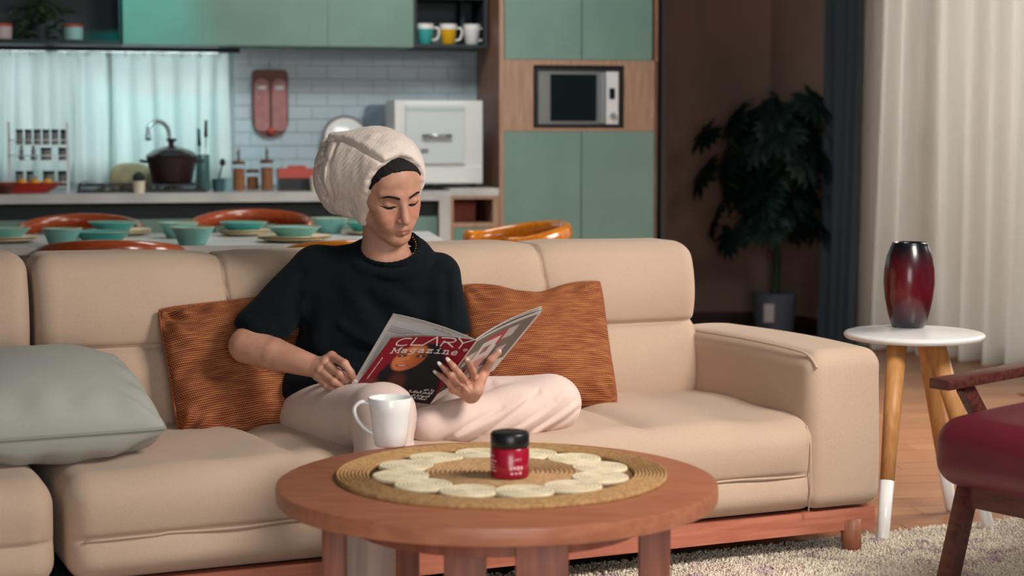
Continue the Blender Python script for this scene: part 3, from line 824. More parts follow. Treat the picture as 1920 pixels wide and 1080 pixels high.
# round plate and dark picture leaning on the tiles behind the towel
g = kthing('round_platter', 'round white platter with a brown rim leaning on the tiles', 'plate', ka(648, .56), .56, CZ + .215)
pm = lathe([(0, -.004), (.10, -.004), (.105, .002), (.102, .004), (0, .0)], 40)
o = obj('dish', pm, M['porcelain'], g, angle=40); o.matrix_local = Matrix.Translation((0, 0, .03)) @ Matrix.Rotation(math.radians(78), 4, 'X')
o = obj('rim', lathe([(.104, -.004), (.115, .001), (.114, .006), (.103, .005)], 40), mat('brown_rim', (104, 82, 80), .5), g, angle=40); o.matrix_local = Matrix.Translation((0, 0, .03)) @ Matrix.Rotation(math.radians(78), 4, 'X')
g = kthing('leaning_board', 'slate blue board leaning on the tiles beside the dishwasher', 'board', ka(716, .56), .56, CZ)
obj('panel', plate_bm(-.085, .08, 0, kz(196, -.5, .56) - CZ, 0, .014, .01, .04), mat('slate_board', (88, 104, 118), .6, (104, 120, 132), scale=12), g, bevel=.002)
obj('edge_strip', bx(.045, .079, -.004, -.0005, .02, .3), mat('slate_edge', (60, 74, 86), .6), g, smooth=False)
# spice rack with jars
g = kthing('spice_rack', 'white wire spice rack with three tiers of steel jars', 'rack', ka(72, .2), .2, CZ)
tiers = (kz(343, -2, .2) - CZ, kz(299, -2, .2) - CZ, kz(270, -2, .2) - CZ)
rw = (ka(131, .2) - ka(30, .2)) / 2 + .01
M['rackw'] = mat('white_wire', (214, 222, 222), .4)
for tz in (.03, tiers[1], tiers[2]):
    bm = BM(); box(bm, -rw, rw, -.035, .035, tz-.006, tz-.002); obj('shelf', bm, M['rackw'], g, smooth=False)
    obj('front_wire', tube([(-rw, -.037, tz+.018), (rw, -.037, tz+.018)], .003, 6), M['rackw'], g)
for x in (-rw, rw):
    obj('side_frame', bx(x-.006, x+.006, -.035, .035, 0, tiers[2]+.1), M['rackw'], g, bevel=.002)
jarproto = None
def spice(p_x, tz, h_, r_, lb):
    global jarproto
    t = kthing('spice_jar', lb, 'jar', ka(p_x, .19), .2, CZ + tz - .0015, 'spice jars in the wire rack')
    obj('body', lathe([(0, 0), (r_, 0), (r_, h_*.75), (r_*.8, h_*.8), (0, h_*.8)], 16), mat('spice', (120, 122, 118), .3) if 'spice' not in bpy.data.materials else bpy.data.materials['spice'], t, angle=40)
    obj('lid', lathe([(0, h_*.8), (r_*1.02, h_*.8), (r_*1.02, h_), (0, h_)], 16), M['dark'], t, angle=40)
ordn = ('first', 'second', 'third', 'fourth', 'fifth', 'last')
for i in range(6): spice(37 + i*16.6, tiers[2], .068, .0155, f'{ordn[i]} slim steel spice jar from the left on the top tier')
for i in range(2): spice(86 + i*33, tiers[1], .056, .024, ('left', 'right')[i] + ' squat steel spice jar on the middle tier of the rack')
for i in range(4): spice((35, 55, 90, 118)[i], .03, .07, (.017, .016, .025, .024)[i], ('far left slim', 'second slim', 'left wide', 'right wide')[i] + ' steel jar on the bottom tier behind the fruit tray')
for x in (40, 62):
    t = kthing('pepper_mill', f'small dark {"left" if x == 40 else "right"} mill on the middle tier beside the squat jars', 'mill', ka(x, .19), .2, CZ + tiers[1] - .0015, 'mills')
    obj('body', lathe([(0, 0), (.012, 0), (.014, .01), (.008, .03), (.012, .045), (0, .052)], 14), M['greymetal'], t)
    obj('top', lathe([(0, .052), (.006, .053), (.007, .06), (0, .064)], 12), M['dark'], t)
# red fruit tray
g = kthing('fruit_tray', 'long red boat shaped tray of yellow fruit on the worktop', 'tray', ka(40, .06), .07, CZ)
V = []
tl_ = ka(119, .06) - ka(40, .06)
for sx, prof in ((0, [(0, .004), (.6, .004), (1, .05), (.95, .05), (.58, .012), (0, .012)]),):
    bm = lathe([(r*tl_, z) for r, z in prof], 40, sy=.36); obj('dish', bm, M['red'], g, angle=50)
M['lemon'] = mat('fruit_skin', (228, 160, 40), .45)
for k, p_x in enumerate((40, 64, 87)):
    f = kthing('lemon', ('leftmost', 'middle', 'rightmost')[k] + ' yellow fruit in the red boat shaped tray', 'fruit', ka(p_x, .06), .07, CZ + .0125, 'fruit in the red tray')
    obj('fruit', lathe([(0, 0), (.014, .004), (.026, .022), (.026, .034), (.014, .05), (.004, .056), (0, .057)], 20), M['lemon'], f)
    obj('stalk', lathe([(0, .056), (.003, .056), (.003, .062), (0, .062)], 8), M['stem'], f)
g = kthing('brown_bowl', 'dark brown bowl at the far left end of the worktop', 'bowl', ka(4, .0), .0, CZ)
obj('body', lathe([(0, 0), (.03, 0), (.055, .04), (.052, .04), (.028, .006), (0, .006)], 24), mat('brown_clay', (96, 54, 40), .5), g, angle=50)
obj('rim', lathe([(.0535, .0395), (.0565, .041), (.0555, .045), (.0525, .043)], 24), mat('brown_clay_rim', (120, 70, 50), .4), g)
# ------------------------------------------------------------------ dining table, tableware, chairs
TZ = .75
DA = math.radians(8)
dt = thing('dining_table', 'long dining table with a pale stone top behind the sofa', 'table', (-1.35, 6.83, 0), DA)
obj('tabletop', bx(-1.1, 1.07, -.42, .42, TZ-.03, TZ), M['marble'], dt, bevel=.006)
obj('apron', bx(-.98, .98, -.34, .34, TZ-.09, TZ-.0305), M['marble'], dt, smooth=False)
for sx in (-1, 1):
    for sy in (-1, 1): obj('leg', bx(sx*.95-.03, sx*.95+.03, sy*.32-.03, sy*.32+.03, 0, TZ-.0905), M['oak'], dt, bevel=.004)
def plate(p_x, p_y, r, n, lb):
    p = on(p_x, p_y, TZ + .006)
    for k in range(n):
        g = thing('plate', lb if k == n-1 else lb.replace('plate', 'plate underneath, second', 1), 'plate', (p.x, p.y, TZ + .0005 + k*.009), 0, 'stoneware plates on the dining table')
        obj('dish', lathe([(0, .001), (r*.6, 0), (r*.98, .013), (r*.965, .015), (r*.6, .006), (0, .006)], 36), M['cream'], g, angle=50)
        obj('rim', lathe([(r*.975, .0125), (r, .014), (r*.985, .0165), (r*.96, .0152)], 36), M['gold'], g)
    return p, TZ + .0005 + n*.009 - .002
def bowl(loc, z, r, h, m, lb, fb=.55):
    g = thing('bowl', lb, 'bowl', (loc[0], loc[1], z), 0, 'teal bowls on the dining table')
    obj('body', lathe([(0, .002), (r*fb, 0), (r*(fb+.06), .005), (r*.98, h*.96), (r*.94, h*.96), (r*fb, .009), (0, .009)], 36), m, g, angle=50)
    obj('rim', lathe([(r*.985, h*.955), (r, h*.975), (r*.985, h), (r*.935, h*.975)], 36), M['gold'], g)
def r_of(wpx, p): return wpx / 2 / F_PX * p.y
p, z = plate(12, 452, .118, 2, 'cream plate under the teal bowl at the left end of the table'); bowl(p, z, .092, .04, M['teal2'], 'shallow teal bowl at the left end of the dining table')
p = on(117, 461, TZ); bowl(p, TZ+.0005, .073, .065, M['teal2'], 'tall pale teal bowl overlapped by a shallow bowl in front', .6)
p, z = plate(192, 455, .14, 1, 'cream plate with gold rim in front of the tall teal bowl'); bowl(p, z, .112, .042, M['teal'], 'shallow deep teal bowl on the plate left of centre')
p, z = plate(228, 438, .12, 2, 'cream plate at the far side under a bright teal bowl'); bowl((p.x-.035, p.y+.01), z, .103, .038, M['teal'], 'bright teal bowl at the far side above the copper chair')
p = on(332, 447, TZ); bowl((p.x, p.y+.03), TZ+.0005, .08, .062, M['teal2'], 'tall teal bowl standing behind another tall bowl near the middle')
p = on(361, 459, TZ); bowl(p, TZ+.0005, .082, .066, M['teal2'], 'front tall teal bowl in the middle of the dining table')
p, z = plate(457, 439, .108, 2, 'cream plate under the teal bowl in front of the orange chair'); bowl(p, z, .098, .04, M['teal'], 'teal bowl on a plate in front of the far orange chair')
p, z = plate(552, 450, .142, 2, 'large cream plate under a pale bowl next to the seated person'); bowl(p, z, .102, .042, M['teal2'], 'pale teal shallow bowl on the large plate by the seated person')
p = on(603, 441, TZ); bowl((p.x+.02, p.y+.13), TZ+.0005, .078, .065, M['teal2'], 'tall pale teal bowl behind the large plate by the seated person')
p, z = plate(690, 437, .11, 1, 'cream plate mostly hidden behind the towel turban'); bowl(p, z, .092, .045, M['teal'], 'teal bowl mostly hidden behind the towel turban')
def placemat(p_x, p_y, lb):
    p = on(p_x, p_y, TZ)
    g = thing('placemat', lb, 'placemat', (p.x, p.y, TZ + .0003), DA, 'teal placemats')
    obj('cloth', bx(-.19, .19, -.13, .13, 0, .0025), mat('grey_teal_mat', (104, 132, 132), .8), g, bevel=.001)
    obj('border', tube([(-.19, -.13, .0018), (.19, -.13, .0018), (.19, .13, .0018), (-.19, .13, .0018)], .0018, 6, closed=True), mat('mat_border', (80, 108, 110), .8), g)
# round-back chairs
def chair(loc, rz, m, lb, group='round back wooden chairs', zr=.79):
    g = thing('dining_chair', lb, 'chair', loc, rz, group)
    pts = []
    for k in range(25):
        th = math.radians(-20 + 220*k/24)
        pts.append((.255*math.cos(th), .235*math.sin(th), zr - .018 - .045*(1 - math.sin(max(0, min(PI, th))))))
    obj('back_rail', tube(pts, .028, 12, flat=(.75, 1.2)), m, g)
    obj('seat', lathe([(0, .425), (.2, .425), (.225, .435), (.225, .455), (.19, .462), (0, .455)], 36), m, g, angle=40)
    for k in range(7):
        th = math.radians(10 + 160*k/6)
        obj('spindle', tube([(.2*math.cos(th), .19*math.sin(th), .45), (.253*math.cos(th), .233*math.sin(th), zr-.035)], .009, 8), m, g)
    for k in range(4):
        th = math.radians(45 + 90*k)
        obj('leg', tube([(.16*math.cos(th), .16*math.sin(th), .43), (.22*math.cos(th), .22*math.sin(th), 0)], [.019, .013], 10), m, g)
    return g
# local +y is the chair's back
p = at(945, 440, 6.62); chair((p.x, p.y, 0), math.radians(-72), M['orange'], 'orange bentwood chair with a round back rail at the table end', zr=.815)
p = at(185, 462, 6.2); chair((p.x, p.y + .2, 0), PI + DA, M['copper'], 'reddish round back chair between the sofa and left of the table', zr=.772)
p = at(655, 462, 6.28); chair((p.x, p.y + .2, 0), PI + DA, M['orange'], 'orange round back chair hidden behind the seated person and the sofa', zr=.768)
p = at(170, 423, 7.62); chair((p.x, p.y - .2, 0), DA, M['copper'], 'copper red round back chair on the far side of the table', zr=.80)
p = at(485, 413, 7.75); chair((p.x, p.y - .2, 0), DA, M['copper'], 'copper red round back chair beyond the middle bowls', zr=.815)
# ------------------------------------------------------------------ right side: curtains, plant
def rl(t, off): return (RA.x + rd.x*t + rd.y*off*1, RA.y + rd.y*t - rd.x*off*1)
o = pleated('curtain', M['curtdark'], [rl(.60, .17), rl(.94, .21)], .015, 2.62, .10, .035, seed=4, n_per=10, nz=24, thick=.004)
tag(o, 'dark slate curtain hanging beside the white sheer', 'curtain')
o = pleated('curtain', M['sheer'], [rl(.58, .06), rl(3.1, .14)], .012, 2.62, .16, .045, seed=12, n_per=12, nz=30)
tag(o, 'full white sheer curtain over the window behind the side table', 'curtain')
g = thing('ceiling_curtain_track', 'long curtain track above the slate and white curtains', 'curtain rail')
a_, b_ = Vector((*rl(.4, .12), 2.65)), Vector((*rl(3.2, .12), 2.65))
obj('track', tube([a_, b_], .014, 8), M['white'], g)
for q in (a_, (a_+b_)/2, b_): obj('bracket', tube([q, (q.x, q.y, 2.7)], .008, 6), M['greymetal'], g)
# potted fan-leaf plant
pp = at(1452, 560, 9.65)
g = thing('potted_plant', 'tall dark fan leaf plant in a grey pot by the slate curtain', 'plant', (pp.x, pp.y, 0))
potm = obj('pot', lathe([(0, 0), (.095, 0), (.1, .01), (.122, .27), (.126, .29), (.118, .292), (.112, .25), (0, .25)], 36), M['pot'], g, angle=40)
obj('soil', lathe([(0, .252), (.08, .255), (.113, .251)], 24), mat('soil', (46, 34, 28), .95), g)
bm = BM(); box(bm, -.075, -.02, -.128, -.12, .14, .24); obj('pot_label', bm, M['paper'], potm, smooth=False, label='small white paper label')
trunk = smoothline([(0, 0, .25), (.01, 0, .5), (-.01, .01, .75), (.01, 0, 1.0), (0, 0, 1.15)], 5)
obj('trunk', tube(trunk, [.024 - .0006*i for i in range(len(trunk))], 10), M['stem'], g)
def fan_leaf(R, n=9, seed=0):
    r = random.Random(seed); bm = BM()
    for k in range(n):
        th = math.radians(-130 + 260*k/(n-1)); L = R * (1 - .25*abs(k/(n-1)-.5)*2) * r.uniform(.9, 1.05)
        leaf_bm(L, R*.29, bm, Matrix.Rotation(th, 4, 'Z') @ Matrix.Rotation(r.uniform(-.1, .1), 4, 'X'), droop=.18, n=4)
    return bm
protos = [fan_leaf(.19, 15, 1), fan_leaf(.165, 13, 2), fan_leaf(.18, 15, 3)]
pm_ = []
for i, b_ in enumerate(protos):
    me = bpy.data.meshes.new('leaf'); bmesh.ops.recalc_face_normals(b_, faces=b_.faces); b_.to_mesh(me); b_.free(); me.shade_smooth(); me.materials.append(M['leaf']); pm_.append(me)
rr = random.Random(11)
spots = []
for k in range(64):
    th = rr.uniform(0, 2*PI); rad = rr.uniform(.08, .40); z = rr.uniform(.66, 1.34)
    if z < .8: rad *= .9
    spots.append((.03 + .88*rad*math.cos(th), .5*rad*math.sin(th), z*.97))
spots += [(-.38, -.05, 1.17), (-.40, 0, .95), (-.34, -.1, .72), (-.25, -.1, .62), (.02, 0, 1.33), (.17, -.05, 1.35), (-.2, .05, 1.28), (.33, 0, 1.2), (.3, -.1, .7), (.36, -.05, .85)]
for k, s_ in enumerate(spots):
    if px((pp.x + s_[0] + .1, pp.y + s_[1], s_[2]))[0] > 1585: continue
    me = pm_[k % 3]
    o = bpy.data.objects.new('leaf', me); COL.objects.link(o); o.parent = g
    o.location = s_
    out = Vector((s_[0], s_[1], .12)).normalized()
    az = math.atan2(out.y, out.x) - PI/2
    o.rotation_euler = (rr.uniform(-1.45, -.55), rr.uniform(-.4, .4), az + rr.uniform(-.5, .5))
    hz = max(.55, s_[2] - .28)
    st = tube(smoothline([(0, 0, hz), (s_[0]*.5, s_[1]*.5, (hz + s_[2])/2 + .05), s_], 4), .005, 6)
    obj('leaf_stalk', st, M['stem'], g)
# ------------------------------------------------------------------ sofa (local x runs right along the front, y to the back)
SO = Vector((1.021, 4.782, 0)); SA = math.radians(23.7)
SM = Matrix.Translation(SO) @ Matrix.Rotation(SA, 4, 'Z')
def sw(x, y, z=0): return SM @ Vector((x, y, z))
sofa = thing('sofa', 'long beige upholstered sofa on a reddish wooden base', 'sofa', SO, SA)
SEAMS = (-.725, -1.21, -1.665)
def seat_fn(x0, x1, seams, xe=9):
    def f(P):
        x, y, z = P[:, 0].copy(), P[:, 1].copy(), P[:, 2].copy()
        top = np.clip((z - .30) / .07, 0, 1); front = np.clip((.06 - y) / .06, 0, 1) * np.clip((xe - x)/.045, 0, 1)**.5
        cx = (x - (x0+x1)/2) / ((x1-x0)/2)
        z += top * (.012*(1 - cx**4) + .008*np.sin(y*4.5) + .004*wav(P, 6, 3))
        for s in seams:
            q = s + .02*np.sin(y*7)
            z -= top * (.016*gauss(x - q, .035) + .006*gauss(x - q, .009)) * np.clip(y/.15, 0, 1)
        z += top * .005 * np.sin((x*22 + y*9)) * gauss(y - .12, .1)
        y -= front * (.014*np.sin(np.clip((z-.14)/.1, 0, 1)*PI) + .016*np.sin(np.clip((z-.24)/.15, 0, 1)*PI) + .003*wav(P, 7, 5))
        y += front * .008 * gauss(z - .241, .006)
        return np.stack([x, y, z], 1)
    return f
obj('seat_cushion', soft_box(-2.205, -.19, 0, .68, .136, .383, .055, 150, 50, 22, seat_fn(-2.205, -.19, SEAMS, -.238)), M['sofa'], sofa)
obj('seat_cushion', soft_box(-3.25, -2.232, -.012, .68, .136, .380, .06, 70, 40, 22, seat_fn(-3.25, -2.232, (-2.75,))), M['sofa'], sofa)
def back_fn(x0, x1, seams, w_=.5):
    def f(P):
        x, y, z = P[:, 0].copy(), P[:, 1].copy(), P[:, 2].copy()
        front = np.clip((.74 - y) / .08, 0, 1); top = np.clip((z - .77)/.06, 0, 1)
        up = np.clip((z - .595) / .24, 0, 1); lo = np.clip((.595 - z) / .22, 0, 1)
        y -= front * (.034*np.sin(up*PI)**.7 + .030*np.sin(lo*PI)**.7)
        y += front * .012*gauss(z - .595, .007)
        for s in seams:
            q = s + .004*np.sin(z*30)
            y += front * (.006*gauss(x - q, .03) + .018*gauss(x - q, .005)) * (z > .6)
            z -= top * (.006*gauss(x - q, .06) + .008*gauss(x - q, .008))
        z += top * (.004*np.sin(x*5) + .003*wav(P, 5, 9))
        y += front * .004*wav(P, 5, 2)
        y += (z - .45) * .14
        return np.stack([x, y, z], 1)
    return f
obj('back_cushion', soft_box(-2.165, -.215, .635, .86, .34, .838, .05, 360, 12, 60, back_fn(-2.165, -.215, SEAMS)), M['sofa'], sofa)
obj('back_cushion', soft_box(-3.25, -2.178, .635, .86, .34, .846, .05, 160, 12, 60, back_fn(-3.25, -2.178, (-2.7,))), M['sofa'], sofa)
def arm_fn(P):
    x, y, z = P[:, 0].copy(), P[:, 1].copy(), P[:, 2].copy()
    top = np.clip((z - .5)/.06, 0, 1)
    z += top * (.010*(1 - ((x + .12)/.12)**2) + .006*np.sin(y*5)) - top*.006*gauss(x + .235, .012)
    fr = np.clip((.05 - y)/.05, 0, 1); y -= fr * .012*np.sin(np.clip((z-.14)/.42, 0, 1)*PI)
    x += .004*wav(P, 6, 4)*(1-top)
    return np.stack([x, y, z], 1)
obj('armrest', soft_box(-.241, 0, -.004, .80, .137, .566, .045, 24, 60, 36, arm_fn), M['sofa'], sofa)
pip = smoothline([(-.232, .63, .566), (-.232, .35, .571), (-.230, .1, .568), (-.226, .03, .558), (-.224, -.006, .53)], 6)
obj('armrest_piping', tube(pip, .0032, 8), M['sofa'], sofa)
obj('seat_piping', tube([(-2.17 + 1.92*i/60, -.004 - .004*math.sin(i*.7), .241 + .0025*math.sin(i*.5) + (-.004 if i < 6 else 0)) for i in range(61)], .0034, 8), M['sofa'], sofa)
obj('side_piping', tube([(-.2425, -.004, .14), (-.2425, -.012, .22), (-.2425, -.010, .32), (-.2425, .012, .372)], .0026, 8), M['sofa'], sofa)
bm = BM(); box(bm, -3.25, -.012, .018, .058, .072, .131); obj('base_rail', bm, M['sofa_wood'], sofa, bevel=.003)
bm = BM(); box(bm, -.05, -.012, .0585, .82, .072, .131); obj('base_rail', bm, M['sofa_wood'], sofa, bevel=.003)
bm = BM(); box(bm, -3.25, -.012, .8205, .86, .072, .131); obj('base_rail', bm, M['sofa_wood'], sofa, bevel=.003)
obj('base_panel', bx(-3.24, -.051, .059, .82, .10, .130), M['dark'], sofa, smooth=False)
for x, y in ((-.085, .03), (-.1, .78), (-1.6, .1), (-1.6, .78), (-2.9, .07)):
    obj('leg', tube([(x, y, .1), (x+.006, y-.006, 0.0)], [.031, .024], 16), M['foot_wood'], sofa)
# ------------------------------------------------------------------ cushions
def pillow(name, lb, w_, h_, t_, m, pm, mtx, n=56, seed=1, chop=0, plump=.42, wr=.006, group=None, bend=None, ear=.05):
    g = thing(name, lb, 'cushion', (0, 0, 0), 0, group)
    g.matrix_world = mtx
    u = np.sin(np.linspace(-PI/2, PI/2, n)) * .55 + np.linspace(-1, 1, n) * .45
    U, Vv = np.meshgrid(u, u, indexing='ij'); U = U.ravel(); Vv = Vv.ravel()
    X = w_/2*U*(1 - ear*(1 - Vv**2))*(1 - .045*U**4*Vv**4); Y = h_/2*Vv*(1 - ear*(1 - U**2))*(1 - .045*U**4*Vv**4)
    prof = (np.clip((1 - U**2)*(1 - Vv**2), 0, 1))**plump
    out, uvs = [], []
    def shape(X, Y, Z, U, V_):
        P = np.stack([X, Y, Z], 1)
        if chop:
            k = chop * gauss(U, .42) * np.clip((V_ + .1)/1.1, 0, 1)**2
            P[:, 1] -= k
        e = 1 - prof_e
        P[:, 2] += wr * wav(np.stack([U, V_, U*0], 1), 5.5, seed) * np.clip(prof_e*3, 0, 1)
        for cx, cy in ((-1, -1), (1, -1), (1, 1), (-1, 1)):
            d = np.hypot(U - cx, V_ - cy); a = np.arctan2(V_ - cy, U - cx)
            P[:, 2] += wr*.8*np.sin(a*9 + seed + cx*2 + cy)*gauss(d - .33, .22)*np.clip(prof_e*4, 0, 1)
        P[:, 2] += wr*.8*np.sin(U*16 + seed)*gauss(np.abs(V_) - .86, .12)*np.clip(prof_e*5, 0, 1)
        P[:, 2] += wr*.8*np.sin(V_*15 + seed*2)*gauss(np.abs(U) - .86, .12)*np.clip(prof_e*5, 0, 1)
        if bend is not None: P = bend(P, U, V_)
        return P
    prof_e = prof
    for s in (1, -1): out.append(shape(X, Y, s*t_/2*prof, U, Vv)); uvs.append(np.stack([(U+1)/2, (Vv+1)/2], 1))
    nv = n*n
    Fc = grid_faces(n, n) + grid_faces(n, n, nv, flip=True)
    o = pymesh('cover', np.concatenate(out), Fc, m, g, uv=np.concatenate(uvs))
    b2 = bmesh.new(); b2.from_mesh(o.data); bmesh.ops.remove_doubles(b2, verts=b2.verts, dist=1e-5); b2.to_mesh(o.data); b2.free(); o.data.shade_smooth()
    if pm:
        t = np.linspace(-1, 1, 30)[:-1]
        bu = np.concatenate([t, np.ones(29), -t, -np.ones(29)]); bv = np.concatenate([-np.ones(29), t, np.ones(29), -t])
        prof_e = np.zeros(len(bu))
        P = shape(w_/2*bu*(1 - ear*(1 - bv**2))*(1 - .045*bu**4*bv**4), h_/2*bv*(1 - ear*(1 - bu**2))*(1 - .045*bu**4*bv**4), bu*0, bu, bv)
        obj('piping', tube([tuple(p) for p in P], .0042, 8, closed=True), pm, g)
    return g
def stand(pos, rz, lean, roll=0):
    return Matrix.Translation(pos) @ Matrix.Rotation(rz, 4, 'Z') @ Matrix.Rotation(PI/2 - lean, 4, 'X') @ Matrix.Rotation(roll, 4, 'Z')
c0 = at(1012, 645, 4.925)
pillow('throw_cushion', 'rust woven cushion with a dented top right of the seated person', .425, .375, .15, M['weave'], M['piping'], stand(c0, math.radians(17), math.radians(24), math.radians(0)), seed=3, chop=.030, group='rust woven cushions', ear=.04)
c0 = at(452, 686, 4.615)
pillow('throw_cushion', 'rust woven cushion at the left behind the bent elbow', .39, .37, .14, M['weave'], M['piping'], stand(c0, math.radians(20), math.radians(22), math.radians(5)), seed=6, wr=.012, group='rust woven cushions', ear=.03)
c0 = at(772, 618, 4.93)
pillow('throw_cushion', 'beige cushion mostly hidden behind the black T-shirt', .36, .34, .10, M['beigecloth'], None, stand(c0, SA, math.radians(18), 0), n=40, seed=9)
gp = Matrix.Translation(sw(-2.235, .35, .507)) @ Matrix.Rotation(SA + math.radians(2), 4, 'Z') @ Matrix.Rotation(math.radians(9), 4, 'X') @ Matrix.Rotation(math.radians(0), 4, 'Y')
pillow('throw_cushion', 'grey cotton cushion lying flat at the left of the sofa', .56, .54, .25, M['greycloth'], mat('grey_seam', (140, 140, 132), .9), gp, seed=2, plump=.40, wr=.006, ear=.03)
# ------------------------------------------------------------------ coffee table and what stands on it
CT = on(932, 899, .45); R_CT = 416 / F_PX * CT.y * 1.004
ct = thing('coffee_table', 'round reddish wood coffee table with block legs', 'coffee table', (CT.x, CT.y, 0))
th_ = .036
obj('tabletop', lathe([(0, .45-th_), (R_CT-.006, .45-th_), (R_CT-.0015, .45-th_+.002), (R_CT, .45-th_+.007), (R_CT, .443), (R_CT-.0015, .448), (R_CT-.006, .45), (0, .45)], 96), M['table_wood'], ct, angle=35)
def ctleg(p_x, Y, w_, d_, rz=0):
    x = (p_x - 960)/F_PX*Y
    bm = bx(-w_/2, w_/2, -d_/2, d_/2, 0, .45-th_-.0005, Matrix.Translation((x - CT.x, Y - CT.y, 0)) @ Matrix.Rotation(rz, 4, 'Z'))
    obj('leg', bm, M['leg_wood'], ct, bevel=.003)
ctleg(622, 3.47, .043, .07); ctleg(761, 3.80, .05, .05); ctleg(871, 3.36, .082, .05); ctleg(1017, 3.27, .10, .05); ctleg(1231, 3.50, .062, .05)
obj('under_frame', lathe([(.20, .36), (.30, .36), (.30, .45-th_-.0005), (.20, .45-th_-.0005), (.20, .36)], 48), M['leg_wood'], ct, angle=30)
MC = on(940, 886, .456)
mat_ = thing('placemat', 'round jute placemat with a ring of cream discs on the coffee table', 'placemat', (MC.x, MC.y, .4505))
R_M = 314 / F_PX * MC.y
jute = mat('jute_rope', (190, 150, 100), .95, (162, 120, 76), scale=90, bump=.5, bscale=160)
jute2 = mat('jute_rope_pale', (196, 156, 112), .95, (170, 130, 90), scale=90, bump=.5, bscale=160)
crm = mat('cream_cotton_rope', (238, 224, 192), .95, (224, 206, 170), scale=60, bump=.4, bscale=200)
def coil(r0, r1, h, n, base=.0, seg=96, q=.45):
    prof = []
    dr = (r1 - r0)/n
    for i in range(n):
        for k in range(5):
            t = k/5; prof.append((r0 + dr*(i + t), base + h*(1 - q + q*math.sin(PI*t))))
    prof.append((r1, base + h*.55)); prof.append((r1, base)); 
    if r0 > 0: prof.append((r0, base)); prof.append(prof[0])
    else: prof[0] = (0, base + h*.55); prof.append((0, base))
    return lathe(prof, seg)
obj('outer_ring', coil(R_M*.80, R_M, .010, 9), jute, mat_)
obj('centre_disc', coil(0, R_M*.465, .010, 16), jute2, mat_)
obj('backing', lathe([(R_M*.45, .0), (R_M*.82, 0), (R_M*.82, .002), (R_M*.45, .002), (R_M*.45, 0)], 64), mat('jute_backing', (112, 76, 50), .95), mat_)
dp = None
for k in range(12):
    th = 2*PI*(k + .42)/12; rr_ = R_M*.615
    if dp is None: o = dp = obj('cream_disc', coil(0, R_M*.172, .0085, 7, .0022, 48, .16), crm, mat_)
    else: o = dp.copy(); COL.objects.link(o)
    o.location = (rr_*math.cos(th), rr_*math.sin(th), .0004*(k % 2)); o.rotation_euler = (.0, 0, th)
# mug
mg_s = 1.0
mp_ = on(732, 836, .45)
mug = thing('mug', 'tall white porcelain mug at the back edge of the coffee table', 'mug', (mp_.x, mp_.y, .4508))
k_ = mp_.y / F_PX
hm = 93*k_; r1 = 42.5*k_; r0 = 30*k_
obj('body', lathe([(0, .002), (r0-.003, 0), (r0, .003), (r0+(r1-r0)*.25, hm*.3), (r0+(r1-r0)*.62, hm*.7), (r1-.0005, hm-.002), (r1-.002, hm), (r1-.004, hm-.002), (r0+(r1-r0)*.6-.004, hm*.7), (r0-.003, .007), (0, .006)], 48), M['porcelain'], mug)
hp = smoothline([(-r1*.93, 0, hm*.86), (-r1*1.28, -.002, hm*.90), (-r1*1.58, -.003, hm*.78), (-r1*1.5, -.003, hm*.58), (-r1*1.18, -.002, hm*.38), (-r1*.80, 0, hm*.25)], 6)
obj('handle', tube(hp, .0058, 10, flat=(1.2, .8)), M['porcelain'], mug)
# jar
jp = on(956, 893, .461)
jar = thing('cosmetic_jar', 'crimson cosmetic jar with a black lid on the placemat', 'jar', (jp.x, jp.y, .4612))
kj = jp.y / F_PX; rj = 37*kj; hj = 58*kj
M['crimson'] = mat('crimson_plastic', (160, 6, 42), .25, coat=.3)
obj('body', lathe([(0, 0), (rj-.004, 0), (rj-.001, .0015), (rj, .005), (rj, hj-.003), (rj-.003, hj), (0, hj)], 48), M['crimson'], jar)
obj('lid', lathe([(0, hj+.0003), (rj-.001, hj+.0003), (rj, hj+.002), (rj, hj+.026), (rj-.003, hj+.0295), (rj-.006, hj+.0305), (0, hj+.029)], 48), M['black'], jar, angle=50)
def wrap_text(s, size, th0, zc, m, name, parent, r, offset=.0, shear=0):
    cu = bpy.data.curves.new('t', 'FONT'); cu.body = s; cu.size = size; cu.align_x = 'CENTER'; cu.offset = offset; cu.shear = shear
    o = bpy.data.objects.new('t', cu); COL.objects.link(o)
    me = bpy.data.meshes.new_from_object(o.evaluated_get(bpy.context.evaluated_depsgraph_get()))
    bpy.data.objects.remove(o)
    for v in me.vertices:
        a = th0 + v.co.x / r
        v.co = (r*math.sin(a), -r*math.cos(a), zc + v.co.y)
    return obj(name, me, m, parent, smooth=False)
lp = mat('pale_pink_print', (226, 170, 176), .5)
wrap_text('CLARY', .0085, .32, hj*.60, lp, 'logo_print', jar, rj + .0004)
def bar(t0, t1, z0, z1, name='print_line'):
    bm = BM(); n = 8
    A = [bm.verts.new(((rj+.0004)*math.sin(t0+(t1-t0)*i/n), -(rj+.0004)*math.cos(t0+(t1-t0)*i/n), z0)) for i in range(n+1)]
    B = [bm.verts.new(((rj+.0004)*math.sin(t0+(t1-t0)*i/n), -(rj+.0004)*math.cos(t0+(t1-t0)*i/n), z1)) for i in range(n+1)]
    for i in range(n): bm.faces.new((A[i], A[i+1], B[i+1], B[i]))
    obj(name, bm, lp, jar, smooth=False)
for t0, z0, hh_ in ((-.02, .31, .11), (.17, .33, .10), (.36, .31, .13), (.55, .32, .11), (.03, .16, .07), (.25, .17, .06), (.48, .16, .09)):
    bar(t0, t0+.15, hj*z0, hj*(z0+hh_))
for z0 in (.72, .56, .45, .34, .24): bar(-1.35, -.85 - .1*math.sin(z0*20), hj*z0, hj*(z0+.04))
